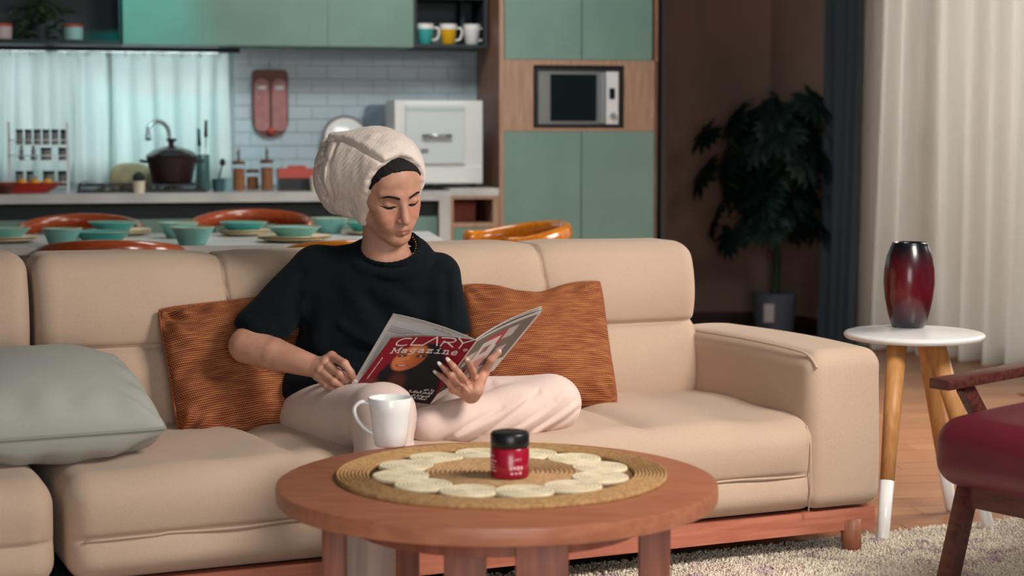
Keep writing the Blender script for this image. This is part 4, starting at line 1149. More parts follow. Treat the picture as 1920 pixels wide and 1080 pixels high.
# ------------------------------------------------------------------ side table, vase
ST = on(1714, 622, .572)
st = thing('side_table', 'small white tripod side table with dipped pine legs', 'side table', (ST.x, ST.y, 0))
rs = 131 / F_PX * ST.y
obj('tabletop', lathe([(0, .550), (rs-.02, .550), (rs-.006, .553), (rs, .560), (rs, .565), (rs-.004, .570), (rs-.012, .572), (0, .572)], 64), M['porcelain'], st)
for (tx, tz_, fx, fy) in ((1682, 650, 1655, 1016), (1735, 650, 1783, 956), (1752, 650, 1856, 995)):
    foot = on(fx, fy, .006); 
    top = at(tx, tz_, ST.y + (foot.y - ST.y)*.35); top.z = .552
    d = top - foot; cut_ = foot + d*.30
    L0 = (foot.x-ST.x, foot.y-ST.y, foot.z); Lc = (cut_.x-ST.x, cut_.y-ST.y, cut_.z); Lt = (top.x-ST.x, top.y-ST.y, top.z)
    lg = obj('leg', tube([Lc, Lt], [.0205, .029], 18), M['pine'], st)
    obj('dipped_foot', tube([L0, tuple(Vector(L0)+(Vector(Lc)-Vector(L0))*.06), Lc], [.014, .017, .0207], 18), M['porcelain'], lg)
vs = on(1703, 613, .572)
vase = thing('vase', 'dark red glazed vase on the white side table', 'vase', (vs.x, vs.y, .5722))
kv = vs.y / F_PX
N = NT('red_black_glaze'); tc = N.n('ShaderNodeTexCoord'); sp = N.n('ShaderNodeSeparateXYZ'); N.l(tc.outputs['Object'], sp.inputs[0])
no = N.n('ShaderNodeTexNoise', i_Scale=22.0, i_Detail=3.0); N.l(tc.outputs['Object'], no.inputs[0])
ad = N.n('ShaderNodeMath', operation='MULTIPLY_ADD', i_1=.05); N.l(no.outputs[0], ad.inputs[0]); N.l(sp.outputs[2], ad.inputs[2])
cr = N.n('ShaderNodeValToRGB'); e = cr.color_ramp.elements
hv = 160*kv
mr = N.n('ShaderNodeMapRange', i_1=.02, i_2=hv+.02); N.l(ad.outputs[0], mr.inputs[0]); N.l(mr.outputs[0], cr.inputs[0])
e[0].position = .05; e[0].color = rgba((34, 30, 42)); e[1].position = .97; e[1].color = rgba((16, 16, 22))
for p_, c_ in ((.2, (60, 20, 32)), (.4, (92, 10, 24)), (.72, (80, 8, 20)), (.86, (52, 14, 24))): x = e.new(p_); x.color = rgba(c_)
N.l(cr.outputs[0], N.b.inputs['Base Color']); N.b.inputs['Roughness'].default_value = .24; N.b.inputs['Coat Weight'].default_value = .25
pr = [(0, 0), (.62, 0), (.66, .02), (.80, .15), (.93, .33), (1.0, .52), (.98, .68), (.88, .84), (.74, .95), (.69, .985), (.69, 1.0), (.66, 1.0), (.64, .97), (.8, .82), (.9, .55), (.6, .05), (0, .03)]
obj('body', lathe([(r*47.5*kv, z*hv) for r, z in pr], 56), N.m, vase)
# ------------------------------------------------------------------ red armchair (local -y is its front, seen from its side)
AO = at(1800, 905, 4.22); AO.z = 0
ac = thing('armchair', 'dark walnut armchair with a padded red leather seat at the right', 'armchair', AO, 0)
fd = Vector((-.80, -.60)); ld = Vector((.60, -.80))          # forward, and its own left
ac.rotation_euler = (0, 0, math.atan2(-fd.x, fd.y) + PI)     # local -y -> fd
# local x axis after this rotation
rx = Vector((math.cos(ac.rotation_euler.z), math.sin(ac.rotation_euler.z)))
sg = 1 if rx.dot(ld) > 0 else -1
def A(l, b, z): return (sg*l, b, z)          # l metres toward its own left, b metres back
za = at(1760, 716, 4.2).z
sz0, sz1 = at(1790, 903, 4.22).z + .006, at(1800, 766, 4.25).z
def seat_soft(P):
    x, y, z = P[:, 0].copy(), P[:, 1].copy(), P[:, 2].copy()
    z += .012*np.clip((z - sz0)/.1, 0, 1)*(1 - ((y - .27)/.33)**2)
    return np.stack([x, y, z], 1)
x0, x1 = sorted((sg*-.005, sg*.60))
obj('seat_pad', soft_box(x0, x1, -.125, .56, sz0, sz1, .065, 16, 16, 6, seat_soft), M['leather'], ac)
bm = BM(); x0, x1 = sorted((sg*0, sg*.60)); box(bm, x0, x1, -.01, .025, sz0-.062, sz0-.002); box(bm, x0, x1, .52, .55, sz0-.062, sz0-.002)
obj('seat_rail', bm, M['walnut'], ac, bevel=.004)
for l in (.012, .588):
    bm = BM(); x0, x1 = sorted((sg*(l-.012), sg*(l+.012))); box(bm, x0, x1, .0255, .519, sz0-.06, sz0-.003)
    obj('side_rail', bm, M['walnut'], ac, bevel=.004)
def bar3(p, q, w_, d_, bev=.004):
    p, q = Vector(p), Vector(q); L = (q-p).length
    bm = bx(-w_/2, w_/2, -d_/2, d_/2, 0, L)
    R_ = (q-p).to_track_quat('Z', 'X').to_matrix().to_4x4()
    bmesh.ops.transform(bm, matrix=Matrix.Translation(p) @ R_, verts=bm.verts); return bm
for l in (.02, .58):
    obj('leg', bar3(A(l, .01, sz0-.004), A(l-.01, -.075, 0), .05, .032), M['walnut'], ac, bevel=.004)
    obj('leg', bar3(A(l, .50, sz0-.004), A(l, .62, 0), .05, .032), M['walnut'], ac, bevel=.004)
for l in (-.045, .645):
    obj('armrest', bar3(A(l, -.032, za-.012), A(l, .60, za+.012), .026, .062), M['walnut'], ac, bevel=.005)
    obj('arm_post', bar3(A(l*.99+.002, .27, sz0-.05), A(l*.99+.002, .06, za-.022), .04, .028), M['walnut'], ac, bevel=.004)
    obj('back_post', bar3(A(l*.99+.002, .50, 0.25), A(l*.99+.002, .70, .86), .04, .028), M['walnut'], ac, bevel=.004)
def bp_fn(P):
    P = P.copy(); P[:, 1] += (P[:, 2] - sz1)*.30; return P
x0, x1 = sorted((sg*.0, sg*.60))
obj('back_pad', soft_box(x0, x1, .50, .62, sz1+.02, .88, .05, 12, 4, 10, bp_fn), M['leather'], ac)
# ------------------------------------------------------------------ rug
rug = thing('rug', 'cream shaggy rug with faint purple flecks under the coffee table', 'rug', SO, SA)
N = NT('shag_wool'); tc = N.n('ShaderNodeTexCoord')
n1 = N.n('ShaderNodeTexNoise', i_Scale=11.0, i_Detail=4.0); N.l(tc.outputs['Object'], n1.inputs[0])
cr = N.n('ShaderNodeValToRGB'); e = cr.color_ramp.elements; e[0].position = .0; e[0].color = rgba((240, 229, 212)); e[1].position = 1; e[1].color = rgba((226, 212, 194))
for p_, c_ in ((.57, (234, 222, 204)), (.64, (200, 174, 180)), (.70, (226, 212, 194))): x = e.new(p_); x.color = rgba(c_)
N.l(n1.outputs[0], cr.inputs[0]); N.l(cr.outputs[0], N.b.inputs['Base Color']); N.b.inputs['Roughness'].default_value = 1; N.b.inputs['Specular IOR Level'].default_value = .1
M['shag'] = N.m
obj('backing', bx(-2.9, 1.0, -2.6, .155, -.0005, .008), M['shag'], rug, smooth=False)
r = np.random.default_rng(5); nT = 96000
P = np.stack([r.uniform(-2.1, 1.0, nT), r.uniform(-.9, .165, nT)], 1)
Wd = np.stack([SO.x + P[:, 0]*math.cos(SA) - P[:, 1]*math.sin(SA), SO.y + P[:, 0]*math.sin(SA) + P[:, 1]*math.cos(SA)], 1)
pxs = 960 + F_PX*Wd[:, 0]/Wd[:, 1]; pys = 255 + F_PX*CAM_H/Wd[:, 1]
P = P[(pxs > 560) & (pxs < 2010) & (pys < 1200)]
nT = len(P); th = r.uniform(0, 2*PI, nT); le = r.uniform(.008, .019, nT) ; ln = r.uniform(0, .022, nT); wd = r.uniform(.0026, .0046, nT)
V = np.zeros((nT, 7, 3))
for k in range(3):
    a = th + k*2*PI/3
    V[:, k, :2] = P + (wd*np.stack([np.cos(a), np.sin(a)]))[:, :].T; V[:, k, 2] = .006
    V[:, 3+k, :2] = P + (wd*.9*np.stack([np.cos(a), np.sin(a)])).T + (ln*.45*np.stack([np.cos(th), np.sin(th)])).T; V[:, 3+k, 2] = .006 + le*.7
V[:, 6, :2] = P + (ln*np.stack([np.cos(th), np.sin(th)])).T; V[:, 6, 2] = .006 + le*.9
base = np.arange(nT)[:, None]*7
q = np.concatenate([base + np.array(f) for f in ((0, 1, 4, 3), (1, 2, 5, 4), (2, 0, 3, 5))]); t = np.concatenate([base + np.array(f) for f in ((3, 4, 6), (4, 5, 6), (5, 3, 6))])
me = bpy.data.meshes.new('pile'); nl = q.size + t.size
me.vertices.add(nT*7); me.vertices.foreach_set('co', V.astype(np.float32).ravel())
me.loops.add(nl); me.loops.foreach_set('vertex_index', np.concatenate([q.ravel(), t.ravel()]).astype(np.int32))
me.polygons.add(len(q)+len(t)); me.polygons.foreach_set('loop_start', np.concatenate([np.arange(len(q))*4, q.size + np.arange(len(t))*3]).astype(np.int32)); me.update(calc_edges=True)
obj('pile', me, M['shag'], rug, kind='stuff')
# ------------------------------------------------------------------ magazine held open in her hands
import unicodedata
def bez(a, m_, b, s): return a*(1-s)**2 + m_*2*s*(1-s) + b*s*s
class Sheet:
    """s 0 at the spine .. 1 outer edge, t 0 top .. 1 bottom; bow bends it along its normal"""
    def __init__(s_, sp0, sp1, o0, o1, bow, lift=Vector((0, 0, 0))):
        s_.c = [Vector(v) for v in (sp0, sp1, o0, o1)]
        n = (s_.c[2]-s_.c[0]).cross(s_.c[1]-s_.c[0]).normalized()
        s_.n = n if n.y < 0 else -n
        s_.bow = bow
    def p(s_, s, t, off=0):
        a = s_.c[0].lerp(s_.c[1], t); b = s_.c[2].lerp(s_.c[3], t)
        q = a.lerp(b, s) - s_.n * (s_.bow * 4*s*(1-s) * (1 - .35*t)) + s_.n * off
        return q
    def mesh(s_, name, m, parent, ns=24, nt=24, thick=.0006, off=0, s1=1.0, paint=None):
        V, C = [], []
        for side in (0, 1):
            for i in range(ns):
                for j in range(nt):
                    s, t = s1*i/(ns-1), j/(nt-1)
                    V.append(s_.p(s, t, off - side*thick))
                    if paint: C.append((*lin(paint(s, t) if side == 0 else (198, 194, 190)), 1))
        N_ = ns*nt; Fc = grid_faces(ns, nt) + grid_faces(ns, nt, N_, flip=True)
        rim = [i*nt for i in range(ns)] + [(ns-1)*nt + j for j in range(nt)] + [i*nt + nt-1 for i in range(ns-1, -1, -1)] + [j for j in range(nt-1, -1, -1)]
        for a, b in zip(rim, rim[1:]):
            if a != b: Fc.append((a, b, b+N_, a+N_))
        o = pymesh(name, V, Fc, m, parent)
        if paint:
            ca = o.data.color_attributes.new('print', 'FLOAT_COLOR', 'POINT'); ca.data.foreach_set('color', np.array(C, np.float32).ravel())
        return o
mag = thing('magazine', 'open magazine with a crimson cover portrait held in both hands', 'magazine')
ST_, SB_ = at(893, 638, 4.19), at(806, 758, 4.30)
FT, FB = at(733, 634, 4.24), at(646, 752, 4.35)
BT, BB = at(1018, 582, 4.27), at(926, 694, 4.38)
front = Sheet(ST_, SB_, FT, FB, .013)
back = Sheet(ST_, SB_, BT, BB, .006)
N = NT('cover_print'); ca = N.n('ShaderNodeVertexColor', layer_name='print'); N.l(ca.outputs[0], N.b.inputs['Base Color']); N.b.inputs['Roughness'].default_value = .45; N.b.inputs['Specular IOR Level'].default_value = .2
M['print'] = N.m
def sst(a, b, x): 
    t = min(1, max(0, (x-a)/(b-a))); return t*t*(3-2*t)
def mixc(a, b, k): return tuple(x + (y-x)*k for x, y in zip(a, b))
def ellk(u, v, cu, cv, ru, rv, soft=.12, rot=0):
    x, y = u-cu, (v-cv)*1.34
    c, s = math.cos(rot), math.sin(rot); x, y = x*c + y*s, -x*s + y*c
    d = math.hypot(x/ru, y/(rv*1.34)); return 1 - sst(1-soft, 1+soft, d)
def paint_front(s, t):
    u, v = 1-s, t
    c = mixc((140, 24, 42), (114, 16, 32), sst(.4, 1, v))
    hl = np.interp(v, [0, .13, .2, .35, .55, .8, 1], [.60, .46, .30, .22, .16, .20, .16]); hr = np.interp(v, [0, .13, .25, .4, .7, 1], [.60, .64, .76, .84, .95, 1.02])
    k = sst(hl-.03, hl+.03, u) * (1 - sst(hr-.03, hr+.03, u)) * sst(.09, .14, v)
    c = mixc(c, (24, 25, 31), k)
    c = mixc(c, (132, 70, 58), .8*ellk(u, v, .10, .74, .14, .10, .3))              # shoulder
    c = mixc(c, (88, 44, 36), .9*ellk(u, v, .44, .70, .10, .16, .4, -.3))          # neck
    skin = mixc((214, 124, 74), (160, 80, 46), sst(.30, .55, u) * .8)
    f = ellk(u, v, .395, .330, .180, .205, .1, .12)
    c = mixc(c, skin, f)
    c = mixc(c, (226, 146, 92), .55*f*ellk(u, v, .30, .37, .07, .06, .9) + .45*f*ellk(u, v, .40, .2, .10, .06, .9))
    for eu, ev, w_ in ((.285, .295, .050), (.505, .30, .055)):
        c = mixc(c, (66, 32, 24), .95*ellk(u, v, eu, ev-.045, w_*1.25, .013, .5, -.15 if eu < .4 else .12)); c = mixc(c, (60, 30, 24), ellk(u, v, eu, ev, w_, .019, .4))
        c = mixc(c, (226, 214, 206), ellk(u, v, eu+.012, ev+.002, w_*.55, .009, .5)); c = mixc(c, (30, 20, 18), ellk(u, v, eu+.03, ev, .016, .013, .5))
    c = mixc(c, (120, 54, 34), .55*ellk(u, v, .375, .382, .032, .009, .8)); c = mixc(c, (230, 150, 96), .5*ellk(u, v, .372, .33, .014, .04, .9))
    x_ = (u - .362)/.082
    if abs(x_) < 1:
        vc = .452 - .020*x_*x_; h_ = .019*math.sqrt(1 - x_*x_)
        c = mixc(c, (132, 46, 42), 1 - sst(.75, 1.1, abs(v - vc)/max(h_, 1e-4)))
        if abs(x_) < .8: c = mixc(c, (236, 222, 214), .95*(1 - sst(.6, 1.1, abs(v - vc + .002)/(.0085*(1 - x_*x_/.64) + 1e-4))))
    return c
def paint_back(s, t):
    u, v = s, t
    c = (206, 200, 196)
    if .04 < u < .965 and v > .045 and v < .66 + .1*u: c = (112, 102, 98)
    if .10 < u < .24 and .30 < v < .50: c = (196, 190, 186)
    if .60 < u < .76 and .12 < v < .30: c = (186, 180, 176)
    if .66 < u < .80 and .46 < v < .62: c = (186, 180, 176)
    if .26 < u < .58 and .20 < v < .58: c = (214, 206, 202)
    if .30 < u < .56 and .12 < v < .20: c = (178, 50, 52)
    if .54 < u < .60 and .12 < v < .36: c = (178, 50, 52)
    if .30 < u < .54 and .52 < v < .74: c = (206, 150, 148)
    if .34 < u < .46 and .30 < v < .42: c = (150, 110, 110)
    if u < .30 and .60 < v < .84: c = (40, 40, 44)
    return c
front.mesh('front_cover', M['print'], mag, 130, 170, .0005, paint=paint_front)
back.mesh('back_cover', M['print'], mag, 90, 110, .0005, paint=paint_back)
PT, PB = at(737, 588, 4.275), at(663, 714, 4.375)
leaf1 = Sheet(ST_, SB_, PT, PB, .014)
leaf2 = Sheet(ST_ + Vector((0, .004, 0)), SB_ + Vector((0, .004, 0)), at(739, 606, 4.26), at(660, 728, 4.45), .015)
leaf3 = Sheet(ST_ + Vector((0, .002, 0)), SB_ + Vector((0, .002, 0)), at(735, 629, 4.25), at(650, 746, 4.36), .014)
for q in (leaf1, leaf3): q.mesh('page', M['paper'], mag, 24, 12, .0012)
for k, (dz, dy) in enumerate(((.004, .006), (.008, .011))):
    o_ = Vector((0, dy, dz)); b2 = Sheet(ST_ + o_*.3, SB_ + o_*.3, BT + o_ + Vector((-.002, 0, 0)), BB + o_, .008)
    b2.mesh('page', M['paper'], mag, 20, 10, .0012)
M['ink'] = mat('grey_ink', (120, 116, 116), .7); M['ptitle'] = mat('title_print', (232, 222, 214), .45)
def deform(me, sheet, off):
    for v in me.vertices:
        u, t = v.co.x, v.co.y
        v.co = sheet.p(1-u, t, off)
def text_mesh(s, bold=0.0, shear=0):
    cu = bpy.data.curves.new('t', 'FONT'); cu.body = s; cu.offset = bold; cu.shear = shear; cu.resolution_u = 3
    o = bpy.data.objects.new('t', cu); COL.objects.link(o)
    me = bpy.data.meshes.new_from_object(o.evaluated_get(bpy.context.evaluated_depsgraph_get())); bpy.data.objects.remove(o)
    return me
def put_text(s, u0, u1, v0, v1, sheet, name, m, bold=0.0, vert=False, off=.0007, shear=0):
    me = text_mesh(s, bold, shear); c = np.array([v.co for v in me.vertices]); lo, hi = c.min(0), c.max(0)
    for v in me.vertices:
        a = (v.co.x - lo[0])/(hi[0]-lo[0]); b = (v.co.y - lo[1])/(hi[1]-lo[1])
        v.co = (u0 + (u1-u0)*a, v1 + (v0-v1)*b, 0) if not vert else (u0 + (u1-u0)*(1-b), v1 + (v0-v1)*a, 0)
    deform(me, sheet, off); obj(name, me, m, mag, smooth=False)
def stroke(pts, rad, sheet, name='title_letter', m=None, bm=None):
    pts = smoothline([(p[0], p[1], 0) for p in pts], 5) if len(pts) > 3 else [Vector((p[0], p[1], 0)) for p in pts]
    if len(pts) == 2: pts = [pts[0].lerp(pts[1], k/6) for k in range(7)]
    bm = bm or BM(); A, B = [], []
    for k, p in enumerate(pts):
        d = pts[min(k+1, len(pts)-1)] - pts[max(k-1, 0)]; d = Vector((d.x*.205, d.y*.21)); d.normalize(); n = Vector((-d.y/.205, d.x/.21))*rad
        e = Vector((d.x/.205, d.y/.21))*rad*(-1 if k == 0 else 1 if k == len(pts)-1 else 0)
        A.append(bm.verts.new(sheet.p(1-(p.x+n.x+e.x), p.y+n.y+e.y, .0007))); B.append(bm.verts.new(sheet.p(1-(p.x-n.x+e.x), p.y-n.y+e.y, .0007)))
    for k in range(len(A)-1): bm.faces.new((A[k], A[k+1], B[k+1], B[k]))
    return bm
def letter(strokes):
    bm = BM()
    for s_ in strokes: stroke(s_,   .0016, front, bm=bm)
    obj('title_letter', bm, M['ptitle'], mag)
a0, a1 = .02, .135
letter([[(.245, .028), (.17, .022), (.115, .06), (.125, .115), (.19, .132), (.24, .125)]])
letter([[(.30, a0), (.295, .13)], [(.295, .13), (.41, .13)]])
letter([[(.43, .135), (.535, .005)], [(.535, .005), (.60, .13)]])
letter([[(.645, .135), (.65, .06)], [(.60, .012), (.72, .010), (.775, .035), (.745, .07), (.655, .075)], [(.70, .078), (.79, .135)]])
letter([[(.79, .0), (.875, .065)], [(.97, .0), (.875, .065)], [(.875, .065), (.875, .14)]])
SLAB = {
 'M': [[(.1, 1), (.1, .1), (.5, .75), (.9, .1), (.9, 1)], [(-.04, 1), (.26, 1)], [(.74, 1), (1.04, 1)], [(-.04, .1), (.14, .1)], [(.86, .1), (1.04, .1)]],
 'a': [[(.2, .47), (.46, .38), (.72, .52), (.72, 1)], [(.72, 1), (.92, 1)], [(.72, .66), (.4, .64), (.18, .82), (.36, 1), (.6, .97), (.72, .84)]],
 'g': [[(.72, .5), (.46, .38), (.18, .62), (.4, .92), (.72, .78)], [(.92, .4), (.72, .4), (.72, 1.1)], [(.72, 1.08), (.62, 1.24), (.4, 1.28), (.2, 1.22)]],
 'z': [[(.18, .58), (.18, .42), (.8, .42)], [(.8, .42), (.18, 1)], [(.18, 1), (.84, 1), (.84, .85)]],
 'i': [[(.28, .42), (.52, .42), (.52, 1)], [(.18, 1), (.86, 1)], [(.48, .16), (.54, .16)]],
 'n': [[(.06, .42), (.24, .42), (.24, 1)], [(.08, 1), (.42, 1)], [(.24, .58), (.46, .39), (.70, .52), (.72, 1)], [(.58, 1), (.92, 1)]],
 'e': [[(.2, .68), (.8, .68)], [(.8, .68), (.7, .44), (.45, .38), (.2, .6), (.25, .9), (.5, 1.02), (.8, .92)]]}
for k, ch in enumerate('Magazine'):
    bm = BM()
    for st_ in SLAB[ch]:
        q = [(.125 + (k + x*.92)*.0985, .158 + y*.085) for x, y in st_]
        if len(q) == 2 or (len(q) < 4) or ch == 'M':
            for a_, b_ in zip(q, q[1:]): stroke([a_, b_], .00125, front, bm=bm)
        else: stroke(q, .00125, front, bm=bm)
    obj('title_letter', bm, M['ptitle'], mag)
put_text('\u00ae', .93, .985, .135, .175, front, 'title_mark', M['ptitle'])
bm = BM()
for v0, v1 in ((.31, .36), (.37, .43), (.44, .46), (.47, .56), (.57, .64)):
    tube([front.p(1 - .07, v0 + (v1-v0)*i/4, .0005) for i in range(5)], .0010, 5, bm)
obj('edge_lettering', bm, M['ptitle'], mag)
FORM = {}
for cp in range(0xFE80, 0xFEFD):
    d = unicodedata.decomposition(chr(cp)).split()
    if len(d) == 2: FORM[(chr(int(d[1], 16)), d[0][1:-1])] = chr(cp)
NOJ = set('\u0627\u062f\u0630\u0631\u0632\u0648\u0629\u0649')
def shape_ar(s):
    out = []
    for i, ch in enumerate(s):
        pv = i > 0 and s[i-1].isalpha() and s[i-1] not in NOJ and s[i].isalpha()
        nx_ = i < len(s)-1 and s[i+1].isalpha() and ch not in NOJ
        k = 'medial' if pv and nx_ else 'final' if pv else 'initial' if nx_ else 'isolated'
        out.append(FORM.get((ch, k), ch))
    return ''.join(out[::-1])
for s_, u0, u1, v0, v1 in (('\u0645\u0627 \u0647\u0648', .82, .94, .770, .812), ('\u0627\u0644\u0634\u0639\u0631 \u0627\u0644\u062c\u0627\u0641\u061f', .66, .94, .812, .862), ('\u0627\u0644\u0633\u064a\u0637\u0631\u0629 \u0639\u0644\u0649', .70, .93, .862, .912), ('\u062a\u0633\u0627\u0642\u0637 \u0627\u0644\u0634\u0639\u0631', .69, .92, .908, .955)):
    put_text(shape_ar(s_), u0, u1, v0, v1, front, 'cover_lettering', M['ptitle'], .022)
bm = BM()
for u0, u1 in ((.50, .56), (.575, .64), (.655, .70)): tube([leaf1.p(1 - (u0 + (u1-u0)*i/5), .055 + .006*math.sin(i*2.2), .0006) for i in range(6)], .0011, 5, bm)
obj('page_heading', bm, M['ink'], mag)
bm = BM()
for k, (v_, u0, u1) in enumerate(((.17, .05, .62), (.20, .05, .45), (.23, .05, .5))):
    tube([leaf1.p(1 - (u0 + (u1-u0)*i/8), v_, .0006) for i in range(9)], .0006, 4, bm)
obj('page_text_line', bm, M['ink'], mag)
bm = BM()
for u_ in (.055, .075): tube([leaf1.p(1-u_, .28 + .6*i/6, .0006) for i in range(7)], .0005, 4, bm)
obj('page_edge_line', bm, M['ink'], mag)
def sheet_depth(p_x, p_y):
    best = None
    for sh in (front, back):
        for i in range(41):
            for j in range(41):
                q = sh.p(i/40, j/40); a = px(q); d = (a[0]-p_x)**2 + (a[1]-p_y)**2
                if best is None or d < best[0]: best = (d, q.y)
    return best[1]
# ------------------------------------------------------------------ the woman
woman = thing('person', 'person in black T-shirt and beige towel turban reading a magazine on the sofa', 'person', sw(-1.39, .40, 0))
def world_child(o): o.parent = woman; o.matrix_parent_inverse = Matrix.Translation(-woman.location); return o
def seg2(P, a, b):
    a = np.array(a); b = np.array(b); ba = b - a; t = np.clip((P - a) @ ba/(ba @ ba), 0, 1)
    return np.linalg.norm(P - a - t[:, None]*ba, axis=1)
def creaseXZ(fld, pts, w_, amp, y0=-9, y1=9):
    A = [np.array((q[0], q[2])) for q in pts]
    def f(P):
        X = P[:, [0, 2]]; d = np.full(len(P), 9.)
        for a, b in zip(A, A[1:]): d = np.minimum(d, seg2(X, a, b))
        return -amp*np.exp(-(d/w_)**2)*((P[:, 1] > y0) & (P[:, 1] < y1))
    fld.fn(f)
# head frame
YAW, PIT, ROL = math.radians(31), math.radians(20), math.radians(7)
f0 = Vector((math.sin(YAW), -math.cos(YAW), 0)); l0 = Vector((math.cos(YAW), math.sin(YAW), 0)); u0_ = Vector((0, 0, 1))
f1 = f0*math.cos(PIT) - u0_*math.sin(PIT); u1_ = u0_*math.cos(PIT) + f0*math.sin(PIT)
l2 = l0*math.cos(ROL) + u1_*math.sin(ROL); u2 = u1_*math.cos(ROL) - l0*math.sin(ROL)
HR = np.array([[-l2.x, f1.x, u2.x], [-l2.y, f1.y, u2.y], [-l2.z, f1.z, u2.z]])
HS = 1.04
HC = np.array(at(757, 373, 4.47)) - HR @ (np.array([0, .084, .012])*HS)
def hw_(p): return HC + HR @ (np.array(p, float)*HS)          # head local (x to her right) -> world
body = Field()
head_prims = []
def H_ell(c, r, k=.02, sub=False): body.ell(hw_(c), np.array(r)*HS, k*HS, HR, sub)
def H_cone(a, b, ra, rb, k=.012, sub=False): body.cone(hw_(a), hw_(b), ra*HS, rb*HS, k*HS, sub)
H_ell((0, -.015, .030), (.074, .093, .086))
H_ell((0, .022, -.030), (.0585, .062, .085), .02)
H_ell((0, .045, .045), (.056, .042, .045), .02)
for sx in (-1, 1):
    H_cone((sx*.050, .0, -.058), (sx*.016, .064, -.097), .019, .017, .022)
    H_cone((sx*.044, .050, -.022), (sx*.052, .028, -.010), .017, .016, .020)      # cheekbone
    H_cone((sx*.034, .058, -.048), (sx*.03, .062, -.06), .018, .014, .02)
    H_cone((sx*.014, .078, .021), (sx*.047, .060, .022), .010, .009, .014)        # brow ridge
H_cone((0, .068, -.100), (0, .070, -.102), .0175, .0165, .016)
H_ell((0, .068, -.068), (.030, .024, .026), .014)
for sx in (-1, 1):
    H_ell((sx*.031, .090, -.001), (.0165, .014, .0105), .012, True)               # socket
    H_ell((sx*.0315, .0640, -.003), (.0150, .0140, .0128), .004)                  # lidded eyeball
H_cone((0, .076, .016), (0, .097, -.030), .0078, .0088, .012)
H_cone((0, .092, -.024), (0, .1035, -.0405), .0085, .0098, .006)
for sx in (-1, 1):
    H_cone((sx*.0115, .0885, -.044), (sx*.010, .092, -.043), .0072, .0075, .006)
    H_cone((sx*.006, .0955, -.0545), (sx*.007, .093, -.049), .0028, .0026, .004, True)
for sx in (-1, 1):                                                                  # lips
    H_cone((sx*.0055, .0895, -.0685), (sx*.0225, .0795, -.0725), .0046, .0024, .004)
    H_cone((0, .0890, -.0775), (sx*.0185, .0800, -.0755), .0058, .0030, .005)
H_cone((-.005, .0890, -.069), (.005, .0890, -.069), .0044, .0044, .004)
mouth = [hw_(p) for p in ((-.0245, .0795, -.0732), (-.012, .0885, -.0728), (0, .0935, -.0735), (.012, .0885, -.0728), (.0245, .0795, -.0732))]
body.line(mouth, .0016*HS, -.0022)
body.line([hw_((0, .090, -.056)), hw_((0, .091, -.0635))], .003, -.0012)
body.line([hw_((-.014, .083, -.0865)), hw_((.014, .083, -.0865))], .006, -.0025)
for sx in (-1, 1):
    body.line([hw_((sx*.0175, .0735, -.008)), hw_((sx*.025, .078, -.0115)), hw_((sx*.034, .078, -.0125)), hw_((sx*.045, .070, -.008))], .0016, -.0016)
    body.line([hw_((sx*.018, .074, .007)), hw_((sx*.030, .079, .0105)), hw_((sx*.044, .071, .007))], .0022, -.0012)
# neck, shoulders and trunk under the shirt
NB = np.array(at(722, 486, 4.60))
body.cone(hw_((0, -.022, -.055)), NB, .056, .058, .02)
body.cone(NB, NB + np.array((0, .01, -.07)), .06, .075, .03)
SR, SL = np.array(at(580, 505, 4.635)), np.array(at(820, 512, 4.62))
body.cone(NB + np.array((0, .015, -.045)), SR, .05, .05, .03); body.cone(NB + np.array((0, .015, -.045)), SL, .05, .046, .03)
body.line([NB + np.array((-.05, -.055, -.03)), NB + np.array((-.012, -.062, -.05))], .008, .002)
body.line([NB + np.array((.05, -.05, -.03)), NB + np.array((.012, -.062, -.05))], .008, .002)
PEL = np.array(at(640, 770, 4.63)); CHE = np.array(at(700, 590, 4.63))
body.ell(CHE, (.14, .085, .15), .04); body.ell((CHE+PEL)/2, (.125, .08, .14), .04); body.ell(PEL, (.15, .10, .09), .04)
# right arm
ER, WR_ = np.array(at(462, 648, 4.49)), np.array(at(598, 690, 4.40))
mid = ER*.62 + WR_*.38
body.chain([SR, ER], [.05, .044], .012)
body.chain([ER, mid, WR_], [.046, .042, .0265], .004)
def hand(wrist, pts, palm_r, tips, fr, k=.004):
    """wrist point, finger polylines (each starts at the knuckle), thumb last"""
    for i, f in enumerate(pts):
        f = [np.array(q) for q in f]
        body.chain([wrist, f[0]], [palm_r, fr[i][0]*1.12], .010)
        body.chain(f, fr[i], k if i else .005)
def P3(l): return [np.array(at(*q)) for q in l]
rf = [P3(((622, 668, 4.384), (646, 682, 4.344), (658, 699, 4.340), (665, 712, 4.344))),
      P3(((610, 681, 4.378), (637, 701, 4.347), (650, 713, 4.352), (657, 718, 4.364))),
      P3(((601, 694, 4.376), (626, 715, 4.347), (640, 722, 4.356), (647, 724, 4.370))),
      P3(((595, 706, 4.382), (612, 723, 4.357), (624, 728, 4.362), (632, 728, 4.374)))]
rr_ = [[.0118, .0104, .0090, .0074], [.0118, .0104, .0090, .0074], [.0112, .0098, .0084, .0068], [.0102, .0088, .0074, .0062]]
hand(WR_, rf, .0225, None, rr_)
rt = P3(((610, 690, 4.412), (632, 696, 4.415), (650, 708, 4.402), (661, 716, 4.392)))
body.chain([WR_] + rt, [.018, .014, .0105, .0095, .0075], .006)
